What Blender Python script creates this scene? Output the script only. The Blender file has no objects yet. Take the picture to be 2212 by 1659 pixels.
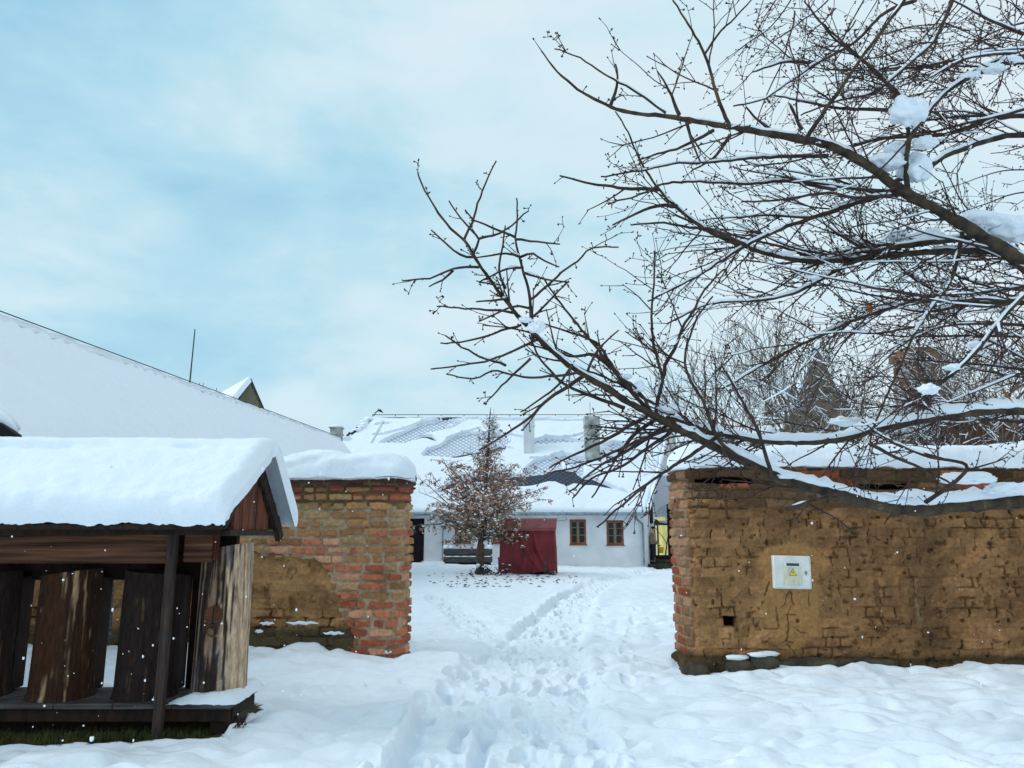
import bpy, bmesh, math, random
import numpy as np
from mathutils import Vector, Matrix

scene = bpy.context.scene
R = math.radians
# ------------------------------------------------------------ camera, sky, sun, exposure
F, CU, CV = 1661.0, 1106.0, 829.5          # focal length and centre in photo units (2212 wide)
PITCH = R(10.9)
CAM = Vector((0, 0, 1.6))
cd = bpy.data.cameras.new('camera')
cam = bpy.data.objects.new('camera', cd)
scene.collection.objects.link(cam)
cam.location = CAM
cam.rotation_euler = (R(90) + PITCH, 0, 0)
cd.sensor_width = 36
cd.lens = F / 2212 * 36
cd.clip_start = 0.05
cd.clip_end = 3000
scene.camera = cam

SUN_EL, SUN_AZ = R(35), R(262)
w = bpy.data.worlds.new('World')
scene.world = w
w.use_nodes = True
nt = w.node_tree
nt.nodes.clear()
def N(t, tp, **kw):
    n = t.nodes.new(tp)
    for k, v in kw.items():
        if k.startswith('i_'):
            n.inputs[k[2:].replace('_', ' ')].default_value = v
        else:
            setattr(n, k, v)
    return n
wo = N(nt, 'ShaderNodeOutputWorld'); bg = N(nt, 'ShaderNodeBackground'); bg.inputs['Strength'].default_value = 0.094
sky = N(nt, 'ShaderNodeTexSky'); sky.sky_type = 'NISHITA'; sky.sun_disc = False
sky.sun_elevation = SUN_EL; sky.sun_rotation = SUN_AZ
tc = N(nt, 'ShaderNodeTexCoord'); mp = N(nt, 'ShaderNodeMapping')
mp.inputs['Scale'].default_value = (1.0, 1.0, 2.2)
mp.inputs['Location'].default_value = (0.35, 0.2, 0.1)
nt.links.new(tc.outputs['Generated'], mp.inputs['Vector'])
n1 = N(nt, 'ShaderNodeTexNoise'); n1.inputs['Scale'].default_value = 3.4; n1.inputs['Detail'].default_value = 7; n1.inputs['Roughness'].default_value = .55; n1.inputs['Distortion'].default_value = .15
nt.links.new(mp.outputs['Vector'], n1.inputs['Vector'])
sx = N(nt, 'ShaderNodeSeparateXYZ'); nt.links.new(tc.outputs['Generated'], sx.inputs['Vector'])
# brighter towards the right and the horizon, bluer to the left
g1 = N(nt, 'ShaderNodeMath', operation='MULTIPLY_ADD'); g1.inputs[1].default_value = 0.34; nt.links.new(sx.outputs['X'], g1.inputs[0]); nt.links.new(n1.outputs['Fac'], g1.inputs[2])
g2 = N(nt, 'ShaderNodeMath', operation='MULTIPLY_ADD'); g2.inputs[1].default_value = 0.06; nt.links.new(sx.outputs['Z'], g2.inputs[0]); nt.links.new(g1.outputs[0], g2.inputs[2])
cr = N(nt, 'ShaderNodeValToRGB')
e = cr.color_ramp.elements
e[0].position = .20; e[0].color = (.37, .68, .87, 1)
e[1].position = .70; e[1].color = (.79, .92, .99, 1)
m1 = cr.color_ramp.elements.new(.38); m1.color = (.51, .79, .93, 1)
m2 = cr.color_ramp.elements.new(.52); m2.color = (.68, .89, .98, 1)
nt.links.new(g2.outputs[0], cr.inputs['Fac'])
sc10 = N(nt, 'ShaderNodeMix', data_type='RGBA', blend_type='MULTIPLY'); sc10.inputs['Factor'].default_value = 1
nt.links.new(cr.outputs['Color'], sc10.inputs['A']); sc10.inputs['B'].default_value = (9.4, 9.4, 9.4, 1)
mx = N(nt, 'ShaderNodeMix', data_type='RGBA'); mx.inputs['Factor'].default_value = .93
nt.links.new(sky.outputs['Color'], mx.inputs['A']); nt.links.new(sc10.outputs['Result'], mx.inputs['B'])
nt.links.new(mx.outputs['Result'], bg.inputs['Color']); nt.links.new(bg.outputs['Background'], wo.inputs['Surface'])

sd = bpy.data.lights.new('sun', 'SUN'); sd.energy = 1.5; sd.angle = R(34); sd.color = (1, .975, .95)
so = bpy.data.objects.new('sun', sd); scene.collection.objects.link(so)
# weak sun through cloud from the left
dirv = Vector((math.sin(SUN_AZ) * math.cos(SUN_EL), math.cos(SUN_AZ) * math.cos(SUN_EL), math.sin(SUN_EL)))
so.rotation_euler = dirv.to_track_quat('Z', 'Y').to_euler()
scene.view_settings.view_transform = 'Standard'
scene.view_settings.look = 'None'
scene.view_settings.exposure = 0.14
scene.view_settings.gamma = 1.0

# ------------------------------------------------------------ measuring helpers
cp, sp = math.cos(PITCH), math.sin(PITCH)
def P(u, v, Y):
    """point in the world at distance Y (forward) seen at photo position u, v"""
    x = (u - CU) / F; y = (CV - v) / F
    d = Vector((x, cp - y * sp, sp + y * cp))
    return CAM + d * (Y / d.y)
def proj(x, y, z):
    z = z - 1.6
    f = y * cp + z * sp; up = -y * sp + z * cp
    f = np.maximum(f, .01) if isinstance(f, np.ndarray) else max(f, .01)
    return CU + x / f * F, CV - up / f * F

def inpoly(px, py, poly):
    r = np.zeros(px.shape, bool)
    n = len(poly); j = n - 1
    for i in range(n):
        xi, yi = poly[i]; xj, yj = poly[j]
        if yi != yj:
            c = ((yi > py) != (yj > py)) & (px < (xj - xi) * (py - yi) / (yj - yi) + xi)
            r ^= c
        j = i
    return r

def hsh(ix, iy, s):
    h = (ix.astype(np.int64) * 374761393 + iy.astype(np.int64) * 668265263 + s * 1442695041) & 0xffffffff
    h = ((h ^ (h >> 13)) * 1274126177) & 0xffffffff
    return ((h ^ (h >> 16)) & 0xffff) / 65535.0
def vn(x, y, s=0):
    """smooth value noise in 2D, -1..1"""
    x0 = np.floor(x); y0 = np.floor(y); fx = x - x0; fy = y - y0
    fx = fx * fx * fx * (fx * (fx * 6 - 15) + 10); fy = fy * fy * fy * (fy * (fy * 6 - 15) + 10)
    a = hsh(x0, y0, s); b = hsh(x0 + 1, y0, s); c = hsh(x0, y0 + 1, s); d = hsh(x0 + 1, y0 + 1, s)
    return 2 * ((a * (1 - fx) + b * fx) * (1 - fy) + (c * (1 - fx) + d * fx) * fy) - 1
def fbm(x, y, s=0, o=4, g=.5):
    r = 0; a = 1; t = 0
    for i in range(o):
        r = r + a * vn(x * 2 ** i + 17.3 * i, y * 2 ** i - 9.1 * i, s + i * 13); t += a; a *= g
    return r / t
def sm(a, b, x):
    t = np.clip((x - a) / (b - a), 0, 1)
    return t * t * (3 - 2 * t)
def lin(*c):
    return tuple((v / 255 / 12.92) if v / 255 <= .04045 else ((v / 255 + .055) / 1.055) ** 2.4 for v in c)

# ------------------------------------------------------------ scene graph helpers
col = scene.collection
def tag(o, label=None, cat=None, group=None, kind=None):
    if label: o['label'] = label
    if cat: o['category'] = cat
    if group: o['group'] = group
    if kind: o['kind'] = kind
    return o
def empty(name, loc=(0, 0, 0), rz=0):
    o = bpy.data.objects.new(name, None); col.objects.link(o)
    o.location = loc; o.rotation_euler = (0, 0, rz); o.empty_display_size = .2
    return o
def thing(name, label, cat, loc=(0, 0, 0), rz=0, group=None):
    return tag(empty(name, loc, rz), label, cat, group)
def copy_tree(o, parent=None):
    c = o.copy(); col.objects.link(c); c.parent = parent
    for ch in list(o.children): copy_tree(ch, c)
    return c

class MB:
    def __init__(s): s.v = []; s.f = []
    def add(s, vs, fs):
        b = len(s.v); s.v.extend([tuple(p) for p in vs]); s.f.extend([tuple(i + b for i in f) for f in fs])
        return s
    def box(s, lo, hi, M=None, jit=0):
        vs = [Vector((x, y, z)) for z in (lo[2], hi[2]) for y in (lo[1], hi[1]) for x in (lo[0], hi[0])]
        if M is not None: vs = [M @ p for p in vs]
        return s.add(vs, [(0, 2, 3, 1), (4, 5, 7, 6), (0, 1, 5, 4), (2, 6, 7, 3), (0, 4, 6, 2), (1, 3, 7, 5)])
    def bbox(s, lo, hi, b=.006, M=None):
        """box with chamfered edges"""
        bm = bmesh.new(); bmesh.ops.create_cube(bm, size=1)
        c = [(lo[i] + hi[i]) / 2 for i in range(3)]; d = [hi[i] - lo[i] for i in range(3)]
        for q in bm.verts: q.co = Vector((q.co.x * d[0] + c[0], q.co.y * d[1] + c[1], q.co.z * d[2] + c[2]))
        bmesh.ops.bevel(bm, geom=bm.edges[:], offset=min(b, min(d) * .3), segments=1, affect='EDGES')
        bm.verts.index_update()
        vs = [(M @ q.co) if M is not None else q.co.copy() for q in bm.verts]
        fs = [[q.index for q in f.verts] for f in bm.faces]
        bm.free()
        return s.add(vs, fs)
    def quad(s, a, b, c, d): return s.add([a, b, c, d], [(0, 1, 2, 3)])
    def poly(s, pts): return s.add(pts, [tuple(range(len(pts)))])
    def prism(s, pts, d):
        """closed outline pushed by vector d"""
        n = len(pts); d = Vector(d); pts = [Vector(p) for p in pts]
        vs = pts + [p + d for p in pts]
        fs = [tuple(range(n)), tuple(reversed(range(n, 2 * n)))] + [(i, i + n, (i + 1) % n + n, (i + 1) % n) for i in range(n)]
        return s.add(vs, fs)
    def tube(s, pts, rad, sides=6, cap=True, jit=0):
        n = len(pts); pts = [Vector(p) for p in pts]
        if not hasattr(rad, '__len__'): rad = [rad] * n
        t = (pts[1] - pts[0]).normalized()
        up = Vector((0, 0, 1)) if abs(t.z) < .9 else Vector((1, 0, 0))
        a = t.cross(up).normalized()
        base = len(s.v)
        for i in range(n):
            if i == 0: t = pts[1] - pts[0]
            elif i == n - 1: t = pts[i] - pts[i - 1]
            else: t = pts[i + 1] - pts[i - 1]
            if t.length < 1e-9: t = Vector((0, 0, 1))
            t.normalize()
            a = a - t * a.dot(t)
            if a.length < 1e-6: a = t.orthogonal()
            a.normalize(); b = t.cross(a)
            p = pts[i]; r = rad[i]
            for k in range(sides):
                an = 2 * math.pi * k / sides
                rr = r * (1 + jit * (random.random() - .5)) if jit else r
                ca = math.cos(an) * rr; sa = math.sin(an) * rr
                s.v.append((p.x + a.x * ca + b.x * sa, p.y + a.y * ca + b.y * sa, p.z + a.z * ca + b.z * sa))
        for i in range(n - 1):
            o = base + i * sides
            for k in range(sides):
                k2 = (k + 1) % sides
                s.f.append((o + k, o + k2, o + sides + k2, o + sides + k))
        if cap:
            s.f.append(tuple(base + k for k in reversed(range(sides))))
            s.f.append(tuple(base + (n - 1) * sides + k for k in range(sides)))
        return s
    def cyl(s, a, b, r0, r1=None, sides=16): return s.tube([a, b], [r0, r0 if r1 is None else r1], sides)
    def blob(s, c, r, seed=0, amp=.2, rings=7, seg=10, scale=(1, 1, 1)):
        rnd = random.Random(seed); ph = [rnd.random() * 6 for _ in range(6)]
        base = len(s.v); c = Vector(c)
        for i in range(rings + 1):
            th = math.pi * i / rings
            for k in range(seg):
                a = 2 * math.pi * k / seg
                x, y, z = math.sin(th) * math.cos(a), math.sin(th) * math.sin(a), math.cos(th)
                q = r * (1 + amp * (math.sin(3 * x + ph[0]) * math.sin(3 * y + ph[1]) + .5 * math.sin(6 * y + ph[2]) * math.sin(5 * z + ph[3])))
                s.v.append((c.x + x * q * scale[0], c.y + y * q * scale[1], c.z + z * q * scale[2]))
        for i in range(rings):
            for k in range(seg):
                k2 = (k + 1) % seg; o = base + i * seg
                s.f.append((o + k, o + seg + k, o + seg + k2, o + k2))
        return s
    def build(s, name, mat, parent=None, smooth=False, auto=None):
        me = bpy.data.meshes.new(name)
        me.from_pydata(s.v, [], s.f); me.update()
        if smooth: me.polygons.foreach_set('use_smooth', [True] * len(me.polygons))
        if auto is not None:
            try: me.set_sharp_from_angle(angle=R(auto))
            except Exception: pass
        o = bpy.data.objects.new(name, me); col.objects.link(o)
        if mat: me.materials.append(mat)
        if parent is not None: o.parent = parent
        return o

def grid_obj(name, X, Y, Z, mat, parent=None, colr=None, smooth=True, uv=None, flip=False, mask=None, colname='Col'):
    """2-D arrays of positions -> one sheet mesh"""
    n, m = X.shape
    me = bpy.data.meshes.new(name)
    co = np.stack([X, Y, Z], -1).reshape(-1, 3).astype(np.float32)
    idx = np.arange(n * m).reshape(n, m)
    q = np.stack([idx[:-1, :-1], idx[:-1, 1:], idx[1:, 1:], idx[1:, :-1]], -1)
    if mask is not None: q = q[mask]
    q = q.reshape(-1, 4)
    if flip: q = q[:, ::-1]
    nf = len(q)
    me.vertices.add(len(co)); me.vertices.foreach_set('co', co.ravel())
    me.loops.add(nf * 4); me.loops.foreach_set('vertex_index', q.ravel().astype(np.int32))
    me.polygons.add(nf); me.polygons.foreach_set('loop_start', (np.arange(nf) * 4).astype(np.int32))
    me.polygons.foreach_set('loop_total', np.full(nf, 4, np.int32))
    me.update(calc_edges=True); me.validate()
    if smooth: me.polygons.foreach_set('use_smooth', np.ones(len(me.polygons), bool))
    if colr is not None:
        at = me.color_attributes.new(colname, 'FLOAT_COLOR', 'POINT')
        c = np.ones((n * m, 4), np.float32); c[:, :3] = colr.reshape(-1, 3)
        at.data.foreach_set('color', c.ravel())
    if uv is not None:
        ul = me.uv_layers.new(name='UVMap')
        uvv = np.stack([uv[0], uv[1]], -1).reshape(-1, 2)[q.ravel()]
        ul.data.foreach_set('uv', uvv.astype(np.float32).ravel())
    o = bpy.data.objects.new(name, me); col.objects.link(o)
    if mat: me.materials.append(mat)
    if parent is not None: o.parent = parent
    return o

# ------------------------------------------------------------ materials
def mat_new(name):
    m = bpy.data.materials.new(name); m.use_nodes = True
    t = m.node_tree; b = t.nodes['Principled BSDF']
    return m, t, b
def mat_noise(name, c1, c2, scale=8, rough=.8, bump=.3, bscale=40, stretch=(1, 1, 1), detail=6, bdist=.01, c3=None, spec=.3, metal=0, pos=(.35, .65)):
    m, t, b = mat_new(name)
    tc = N(t, 'ShaderNodeTexCoord'); mp = N(t, 'ShaderNodeMapping'); mp.inputs['Scale'].default_value = stretch
    t.links.new(tc.outputs['Object'], mp.inputs['Vector'])
    n = N(t, 'ShaderNodeTexNoise'); n.inputs['Scale'].default_value = scale; n.inputs['Detail'].default_value = detail
    t.links.new(mp.outputs['Vector'], n.inputs['Vector'])
    r = N(t, 'ShaderNodeValToRGB'); r.color_ramp.elements[0].position = pos[0]; r.color_ramp.elements[1].position = pos[1]
    r.color_ramp.elements[0].color = (*c1, 1); r.color_ramp.elements[1].color = (*c2, 1)
    if c3 is not None:
        el = r.color_ramp.elements.new(min(.95, pos[1] + .12)); el.color = (*c3, 1)
    t.links.new(n.outputs['Fac'], r.inputs['Fac']); t.links.new(r.outputs['Color'], b.inputs['Base Color'])
    b.inputs['Roughness'].default_value = rough; b.inputs['Specular IOR Level'].default_value = spec; b.inputs['Metallic'].default_value = metal
    if bump:
        n2 = N(t, 'ShaderNodeTexNoise'); n2.inputs['Scale'].default_value = bscale; n2.inputs['Detail'].default_value = 5
        t.links.new(mp.outputs['Vector'], n2.inputs['Vector'])
        bu = N(t, 'ShaderNodeBump'); bu.inputs['Strength'].default_value = bump; bu.inputs['Distance'].default_value = bdist
        t.links.new(n2.outputs['Fac'], bu.inputs['Height']); t.links.new(bu.outputs['Normal'], b.inputs['Normal'])
    return m
def mat_attr(name, rough=.9, bump=.5, bscale=60, bdist=.006, var=.35, vscale=25, stretch=(1, 1, 1), attr='Col', spec=.2):
    """vertex colour broken up by fine noise"""
    m, t, b = mat_new(name)
    a = N(t, 'ShaderNodeAttribute'); a.attribute_name = attr
    tc = N(t, 'ShaderNodeTexCoord'); mp = N(t, 'ShaderNodeMapping'); mp.inputs['Scale'].default_value = stretch
    t.links.new(tc.outputs['Object'], mp.inputs['Vector'])
    n = N(t, 'ShaderNodeTexNoise'); n.inputs['Scale'].default_value = vscale; n.inputs['Detail'].default_value = 8; n.inputs['Roughness'].default_value = .65
    t.links.new(mp.outputs['Vector'], n.inputs['Vector'])
    mr = N(t, 'ShaderNodeMapRange'); mr.inputs['From Min'].default_value = .3; mr.inputs['From Max'].default_value = .7
    mr.inputs['To Min'].default_value = 1 - var; mr.inputs['To Max'].default_value = 1 + var
    t.links.new(n.outputs['Fac'], mr.inputs['Value'])
    mu = N(t, 'ShaderNodeVectorMath', operation='SCALE')
    t.links.new(a.outputs['Color'], mu.inputs[0]); t.links.new(mr.outputs['Result'], mu.inputs['Scale'])
    t.links.new(mu.outputs['Vector'], b.inputs['Base Color'])
    b.inputs['Roughness'].default_value = rough; b.inputs['Specular IOR Level'].default_value = spec
    n2 = N(t, 'ShaderNodeTexNoise'); n2.inputs['Scale'].default_value = bscale; n2.inputs['Detail'].default_value = 6
    t.links.new(mp.outputs['Vector'], n2.inputs['Vector'])
    bu = N(t, 'ShaderNodeBump'); bu.inputs['Strength'].default_value = bump; bu.inputs['Distance'].default_value = bdist
    t.links.new(n2.outputs['Fac'], bu.inputs['Height']); t.links.new(bu.outputs['Normal'], b.inputs['Normal'])
    return m
def mat_snow(name, base=(.83, .89, .96), bump=.5, bscale=14, bdist=.02):
    m, t, b = mat_new(name)
    b.inputs['Base Color'].default_value = (*base, 1)
    b.inputs['Roughness'].default_value = .75; b.inputs['Specular IOR Level'].default_value = .25
    tc = N(t, 'ShaderNodeTexCoord')
    n = N(t, 'ShaderNodeTexNoise'); n.inputs['Scale'].default_value = bscale; n.inputs['Detail'].default_value = 8; n.inputs['Roughness'].default_value = .6
    t.links.new(tc.outputs['Object'], n.inputs['Vector'])
    bu = N(t, 'ShaderNodeBump'); bu.inputs['Strength'].default_value = bump; bu.inputs['Distance'].default_value = bdist
    n2 = N(t, 'ShaderNodeTexNoise'); n2.inputs['Scale'].default_value = bscale * 5; n2.inputs['Detail'].default_value = 6; t.links.new(tc.outputs['Object'], n2.inputs['Vector'])
    bu2 = N(t, 'ShaderNodeBump'); bu2.inputs['Strength'].default_value = .6; bu2.inputs['Distance'].default_value = bdist * .35
    t.links.new(n2.outputs['Fac'], bu2.inputs['Height']); t.links.new(bu2.outputs['Normal'], bu.inputs['Normal'])
    t.links.new(n.outputs['Fac'], bu.inputs['Height']); t.links.new(bu.outputs['Normal'], b.inputs['Normal'])
    return m
SNOW = mat_snow('snow')
SNOWF = mat_snow('snow_far', bscale=3, bdist=.05)
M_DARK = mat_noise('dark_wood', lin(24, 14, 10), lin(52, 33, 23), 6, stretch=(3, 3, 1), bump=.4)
M_BOARD = mat_noise('board_wood', lin(48, 26, 16), lin(112, 74, 52), 3, stretch=(.35, 4, 9), bump=.5, bscale=12, c3=lin(140, 105, 82))
M_RED = mat_noise('gable_wood', lin(66, 32, 18), lin(112, 58, 34), 4, stretch=(3, 3, .8), bump=.4)
M_POST = mat_noise('post_wood', lin(42, 36, 38), lin(74, 58, 48), 5, stretch=(6, 6, .8), bump=.5, c3=lin(110, 90, 72))
M_GREYW = mat_noise('grey_wood', lin(52, 48, 48), lin(98, 92, 90), 4, stretch=(.6, 3, 8), bump=.5)
M_BLACK = mat_noise('black_paint', (.006, .005, .008), (.014, .011, .016), 4, bump=.2)
M_PLASTER = mat_noise('white_plaster', (.62, .64, .67), (.80, .81, .83), .9, bump=.35, bscale=9, bdist=.02)
M_PLASTER2 = mat_noise('grey_plaster', (.42, .44, .50), (.52, .53, .58), 1.0, bump=.3, bscale=9, bdist=.02)
M_ZINC = mat_noise('zinc', lin(112, 128, 138), lin(150, 165, 172), 4, rough=.5, bump=.1, metal=.4)
M_FRAME = mat_noise('window_wood', lin(120, 66, 40), lin(150, 92, 60), 6, bump=.2)
M_WFRAME = mat_noise('sash_paint', lin(118, 96, 74), lin(150, 128, 104), 6, bump=.2)
m_, t_, b_ = mat_new('dark_glass'); b_.inputs['Base Color'].default_value = (.03, .035, .04, 1); b_.inputs['Roughness'].default_value = .08
M_GLASS = m_
M_CONC = mat_noise('chimney_concrete', lin(120, 125, 120), lin(188, 192, 190), 2.2, bump=.5, bscale=10, c3=lin(205, 210, 210))
M_CHW = mat_noise('chimney_white', (.60, .63, .66), (.72, .74, .77), 2.2, bump=.3)
M_IRON = mat_noise('dark_iron', (.02, .02, .022), (.05, .045, .045), 6, bump=.2, rough=.6)
M_BARK = mat_noise('cherry_bark', lin(34, 29, 25), lin(80, 66, 50), 9, stretch=(1, 1, 1), bump=.8, bscale=30, bdist=.008, c3=lin(112, 96, 72))
M_TWIG = mat_noise('cherry_twig', lin(46, 34, 36), lin(80, 62, 58), 12, bump=.2)
M_BTREE = mat_noise('far_bark', lin(88, 78, 72), lin(128, 116, 106), 5, bump=.2)
# ------------------------------------------------------------ snow-covered ground: one sheet to the horizon
def spaced(a, b, f):
    out = [a]
    while out[-1] < b: out.append(out[-1] + f(out[-1]))
    return out
ys = spaced(1.5, 46, lambda y: max(.022, .45 * y * y / 1230) if y > 4 else .06)
ys = [-60, -20, -6, -2, 0, 1] + ys + [50, 60, 80, 120, 200, 400, 900]
xr = spaced(0, 30, lambda x: .017 if x < 1.7 else (.026 if x < 5 else .03 + (x - 5) * .02))
xs = [-900, -300, -120, -60, -40] + [-x for x in reversed(xr[1:])] + xr + [40, 60, 120, 300, 900]
GX, GY = np.meshgrid(np.array(xs), np.array(ys))
def smooth_h(x, y):
    """large shape of the snow surface"""
    h = .035 * fbm(x * .25, y * .25, 3, 3)
    h = h + .13 * sm(-1.5, -2.6, x) * np.exp(-((y - 10.6) / 1.3) ** 2)
    h = h + .05 * sm(2.3, 3.2, x) * np.exp(-((y - 9.4) / .7) ** 2)
    h = h + .27 * sm(24, 35, y) * sm(6, -4, x)
    h = h + .16 * np.exp(-((x - 3.2) / 1.5) ** 2 - ((y - 16) / 4.5) ** 2)
    h = h + .09 * np.exp(-((x + .9) / .45) ** 2 - ((y - 10.3) / .6) ** 2)
    return h
pathR = [(-.15, 4.0), (-.12, 5.7), (.02, 8.4), (.32, 11.5), (.85, 15), (1.65, 20), (2.9, 26), (4.6, 31), (6.6, 35), (8.0, 38), (9, 42)]
pathL = [(.1, 11.2), (-.35, 13), (-.95, 16), (-1.9, 20), (-2.6, 22)]
def path_d(x, y, pts):
    px = np.interp(y, [p[1] for p in pts], [p[0] for p in pts]); return x - px
def trample(x, y):
    hw = np.interp(y, [4, 6, 8.4, 12, 16, 22, 30, 40], [.84, .84, .88, .68, .58, .52, .6, .9])
    d = path_d(x, y, pathR)
    e = .12 * fbm(x * 1.7, y * 1.2, 21, 3)
    a = sm(hw + .02, hw - .14, np.abs(d) + e)
    d2 = path_d(x, y, pathL)
    b = sm(.42, .2, np.abs(d2) + e) * sm(11, 11.5, y) * sm(22.5, 20, y)
    return np.maximum(a, b * .9), d, hw
def soil_mask(x, y):
    n = .16 * fbm(x * 1.6, y * 1.6, 55, 4)
    front = 6.33 + .30 * sm(-3.9, -2.4, x)
    return sm(.05, -.05, np.maximum(np.maximum(front + n - y, y - 7.75 + n), x + 2.42 + n * 1.3)) 
def ground_h(x, y):
    h = smooth_h(x, y)
    tr, d, hw = trample(x, y)
    near = sm(60, 30, y)
    fine = sm(26, 10, y)
    # wind ripples on the untouched snow
    wx, wy = x + .35 * fbm(x * .8, y * .8, 8, 3), y + .28 * fbm(x * 1.1, y * 1.3, 18, 3)
    pil = 1 - np.abs(fbm(wx * 1.5, wy * 3.4, 9, 2)) * 2.4
    pil2 = 1 - np.abs(fbm(wx * 3.2, wy * 5.6, 109, 2)) * 2.4
    h = h + (1 - tr) * near * (-.055 * pil * (.6 + .4 * sm(20, 9, y)) - .020 * fine * pil2 + .02 * fbm(x * .8, y * 1.4, 119, 2)) 
    h = h + (1 - tr) * fine * .006 * fbm(x * 9, y * 9, 29, 3)
    # trampled: sunk floor, lumps
    lump = np.abs(fbm(x * 3.4, y * 3.0, 31, 4)) 
    h = h + tr * (-.105 + .07 * (lump - .22) + .04 * fbm(x * 1.6, y * 1.2, 36, 2) + .040 * fbm(x * 5.5, y * 4.5, 37, 4) + .020 * np.abs(fbm(x * 11, y * 8, 38, 3)) + .006 * fbm(x * 26, y * 22, 39, 2))
    # snow pushed up along the path's edges
    h = h + .035 * np.exp(-((np.abs(d) - hw - .10) / .11) ** 2) * sm(30, 18, y) * (.6 + .6 * fbm(x * 2, y * 2, 41, 2))
    # two sledge ruts in the near part
    for off, wd, y0, y1, dep in ((-.80, .05, 3, 8.6, .13), (-.20, .05, 3, 7.9, .11)):
        dd = d - off - .05 * np.sin(y * 1.3)
        h = h - dep * np.exp(-(dd / wd) ** 2) * sm(y1, y1 - 1.5, y) 
        h = h + dep * .5 * np.exp(-((dd + .09) / .05) ** 2) * sm(y1, y1 - 1.5, y)
    # steep left edge further up the path
    h = h + .02 * np.exp(-((d + hw + .02) / .08) ** 2) * sm(11.5, 13, y) * sm(24, 19, y)
    h = h - .055 * np.exp(-((d + hw - .10) / .07) ** 2) * sm(11.5, 13, y) * sm(24, 19, y)
    sl = soil_mask(x, y)
    h = h * (1 - sl) + sl * (-.05 + .015 * fbm(x * 6, y * 6, 61, 3)) + .025 * sl * (1 - sl) * 4
    # drift leaning on shelter side
    h = h + .09 * np.exp(-((x + 1.98) / .25) ** 2 - ((y - 7.0) / .35) ** 2)
    return h
GH = ground_h(GX, GY)
# individual footprints pressed into the trampled snow
rnd = random.Random(5)
def dent(cx, cy, L, W, ang, dep, rim=.35):
    i0, i1 = np.searchsorted(ys, cy - .5), np.searchsorted(ys, cy + .5)
    j0, j1 = np.searchsorted(xs, cx - .4), np.searchsorted(xs, cx + .4)
    if i1 <= i0 or j1 <= j0: return
    x = GX[i0:i1, j0:j1] - cx; y = GY[i0:i1, j0:j1] - cy
    a = (x * math.cos(ang) + y * math.sin(ang)) / W; b = (-x * math.sin(ang) + y * math.cos(ang)) / L
    r = np.sqrt(a * a + b * b)
    GH[i0:i1, j0:j1] += -dep * sm(1.08, .80, r) + dep * rim * np.exp(-((r - 1.3) / .22) ** 2)
for i in range(330):
    y = 4.6 + 32 * rnd.random() ** 1.7
    hwv = float(np.interp(y, [4, 8.4, 12, 16, 22, 40], [.95, 1.0, .78, .6, .5, .8]))
    cx = float(np.interp(y, [p[1] for p in pathR], [p[0] for p in pathR])) + (rnd.random() * 2 - 1) * hwv * .93
    dent(cx, y, .16 + .04 * rnd.random(), .065 + .02 * rnd.random(), rnd.gauss(0, .35), .04 + .045 * rnd.random(), .18)
for i in range(40):
    y = 11.4 + 10 * rnd.random()
    cx = float(np.interp(y, [p[1] for p in pathL], [p[0] for p in pathL])) + (rnd.random() * 2 - 1) * .22
    dent(cx, y, .17, .08, rnd.gauss(.2, .3), .055)
for i in range(14):    # lone tracks
    dent(-1.2 - .22 * i + rnd.gauss(0, .05), 9.0 - .07 * i + rnd.gauss(0, .1), .13, .07, 1.1, .03)
    dent(1.2 + .1 * i + rnd.gauss(0, .04), 9.0 + .55 * i, .15, .07, .1, .03)
for i in range(10):
    dent(1.5 + .35 * i + rnd.gauss(0, .06), 5.9 + rnd.gauss(0, .12), .14, .08, 1.3, .035)
sl = soil_mask(GX, GY)
fs = sm(36.5, 37.4, GY + .3 * fbm(GX, GY, 3)) * sm(6.0, 6.4, GX) * sm(12, 11, GX) * sm(38.9, 38.5, GY)    # bare earth before the archway
fs2 = sm(34.6, 35.6, GY + .4 * fbm(GX * .8, GY * .8, 4)) * sm(-3.9, -4.6, GX + .4 * fbm(GX, GY, 6)) * sm(40, 37, GY)
SC = np.empty(GX.shape + (3,))
snowc = np.array([.83, .89, .96]); soilc = np.array(lin(58, 46, 34)); mossc = np.array(lin(70, 72, 44))
SC[:] = snowc
t = np.clip(sl + .0, 0, 1)[..., None]; t = (t > .5) * 1.0
nn = (.5 + .5 * fbm(GX * 3, GY * 3, 77, 3))[..., None]
SC[:] = SC * (1 - t) + t * (soilc * nn + mossc * (1 - nn))
t2 = (np.maximum(fs, fs2 * .95) > .5)[..., None] * 1.0
SC[:] = SC * (1 - t2) + t2 * (soilc * nn + np.array(lin(74, 66, 56)) * (1 - nn))
GH -= .06 * t2[..., 0]
M_GROUND = mat_attr('ground_snow', rough=.75, bump=.55, bscale=22, bdist=.014, var=.035, vscale=6)
ground = grid_obj('snow_ground', GX, GY, GH, M_GROUND, colr=SC)
tag(ground, kind='structure')
def gh(x, y):
    return float(ground_h(np.array([[float(x)]]), np.array([[float(y)]]))[0, 0])

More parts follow.
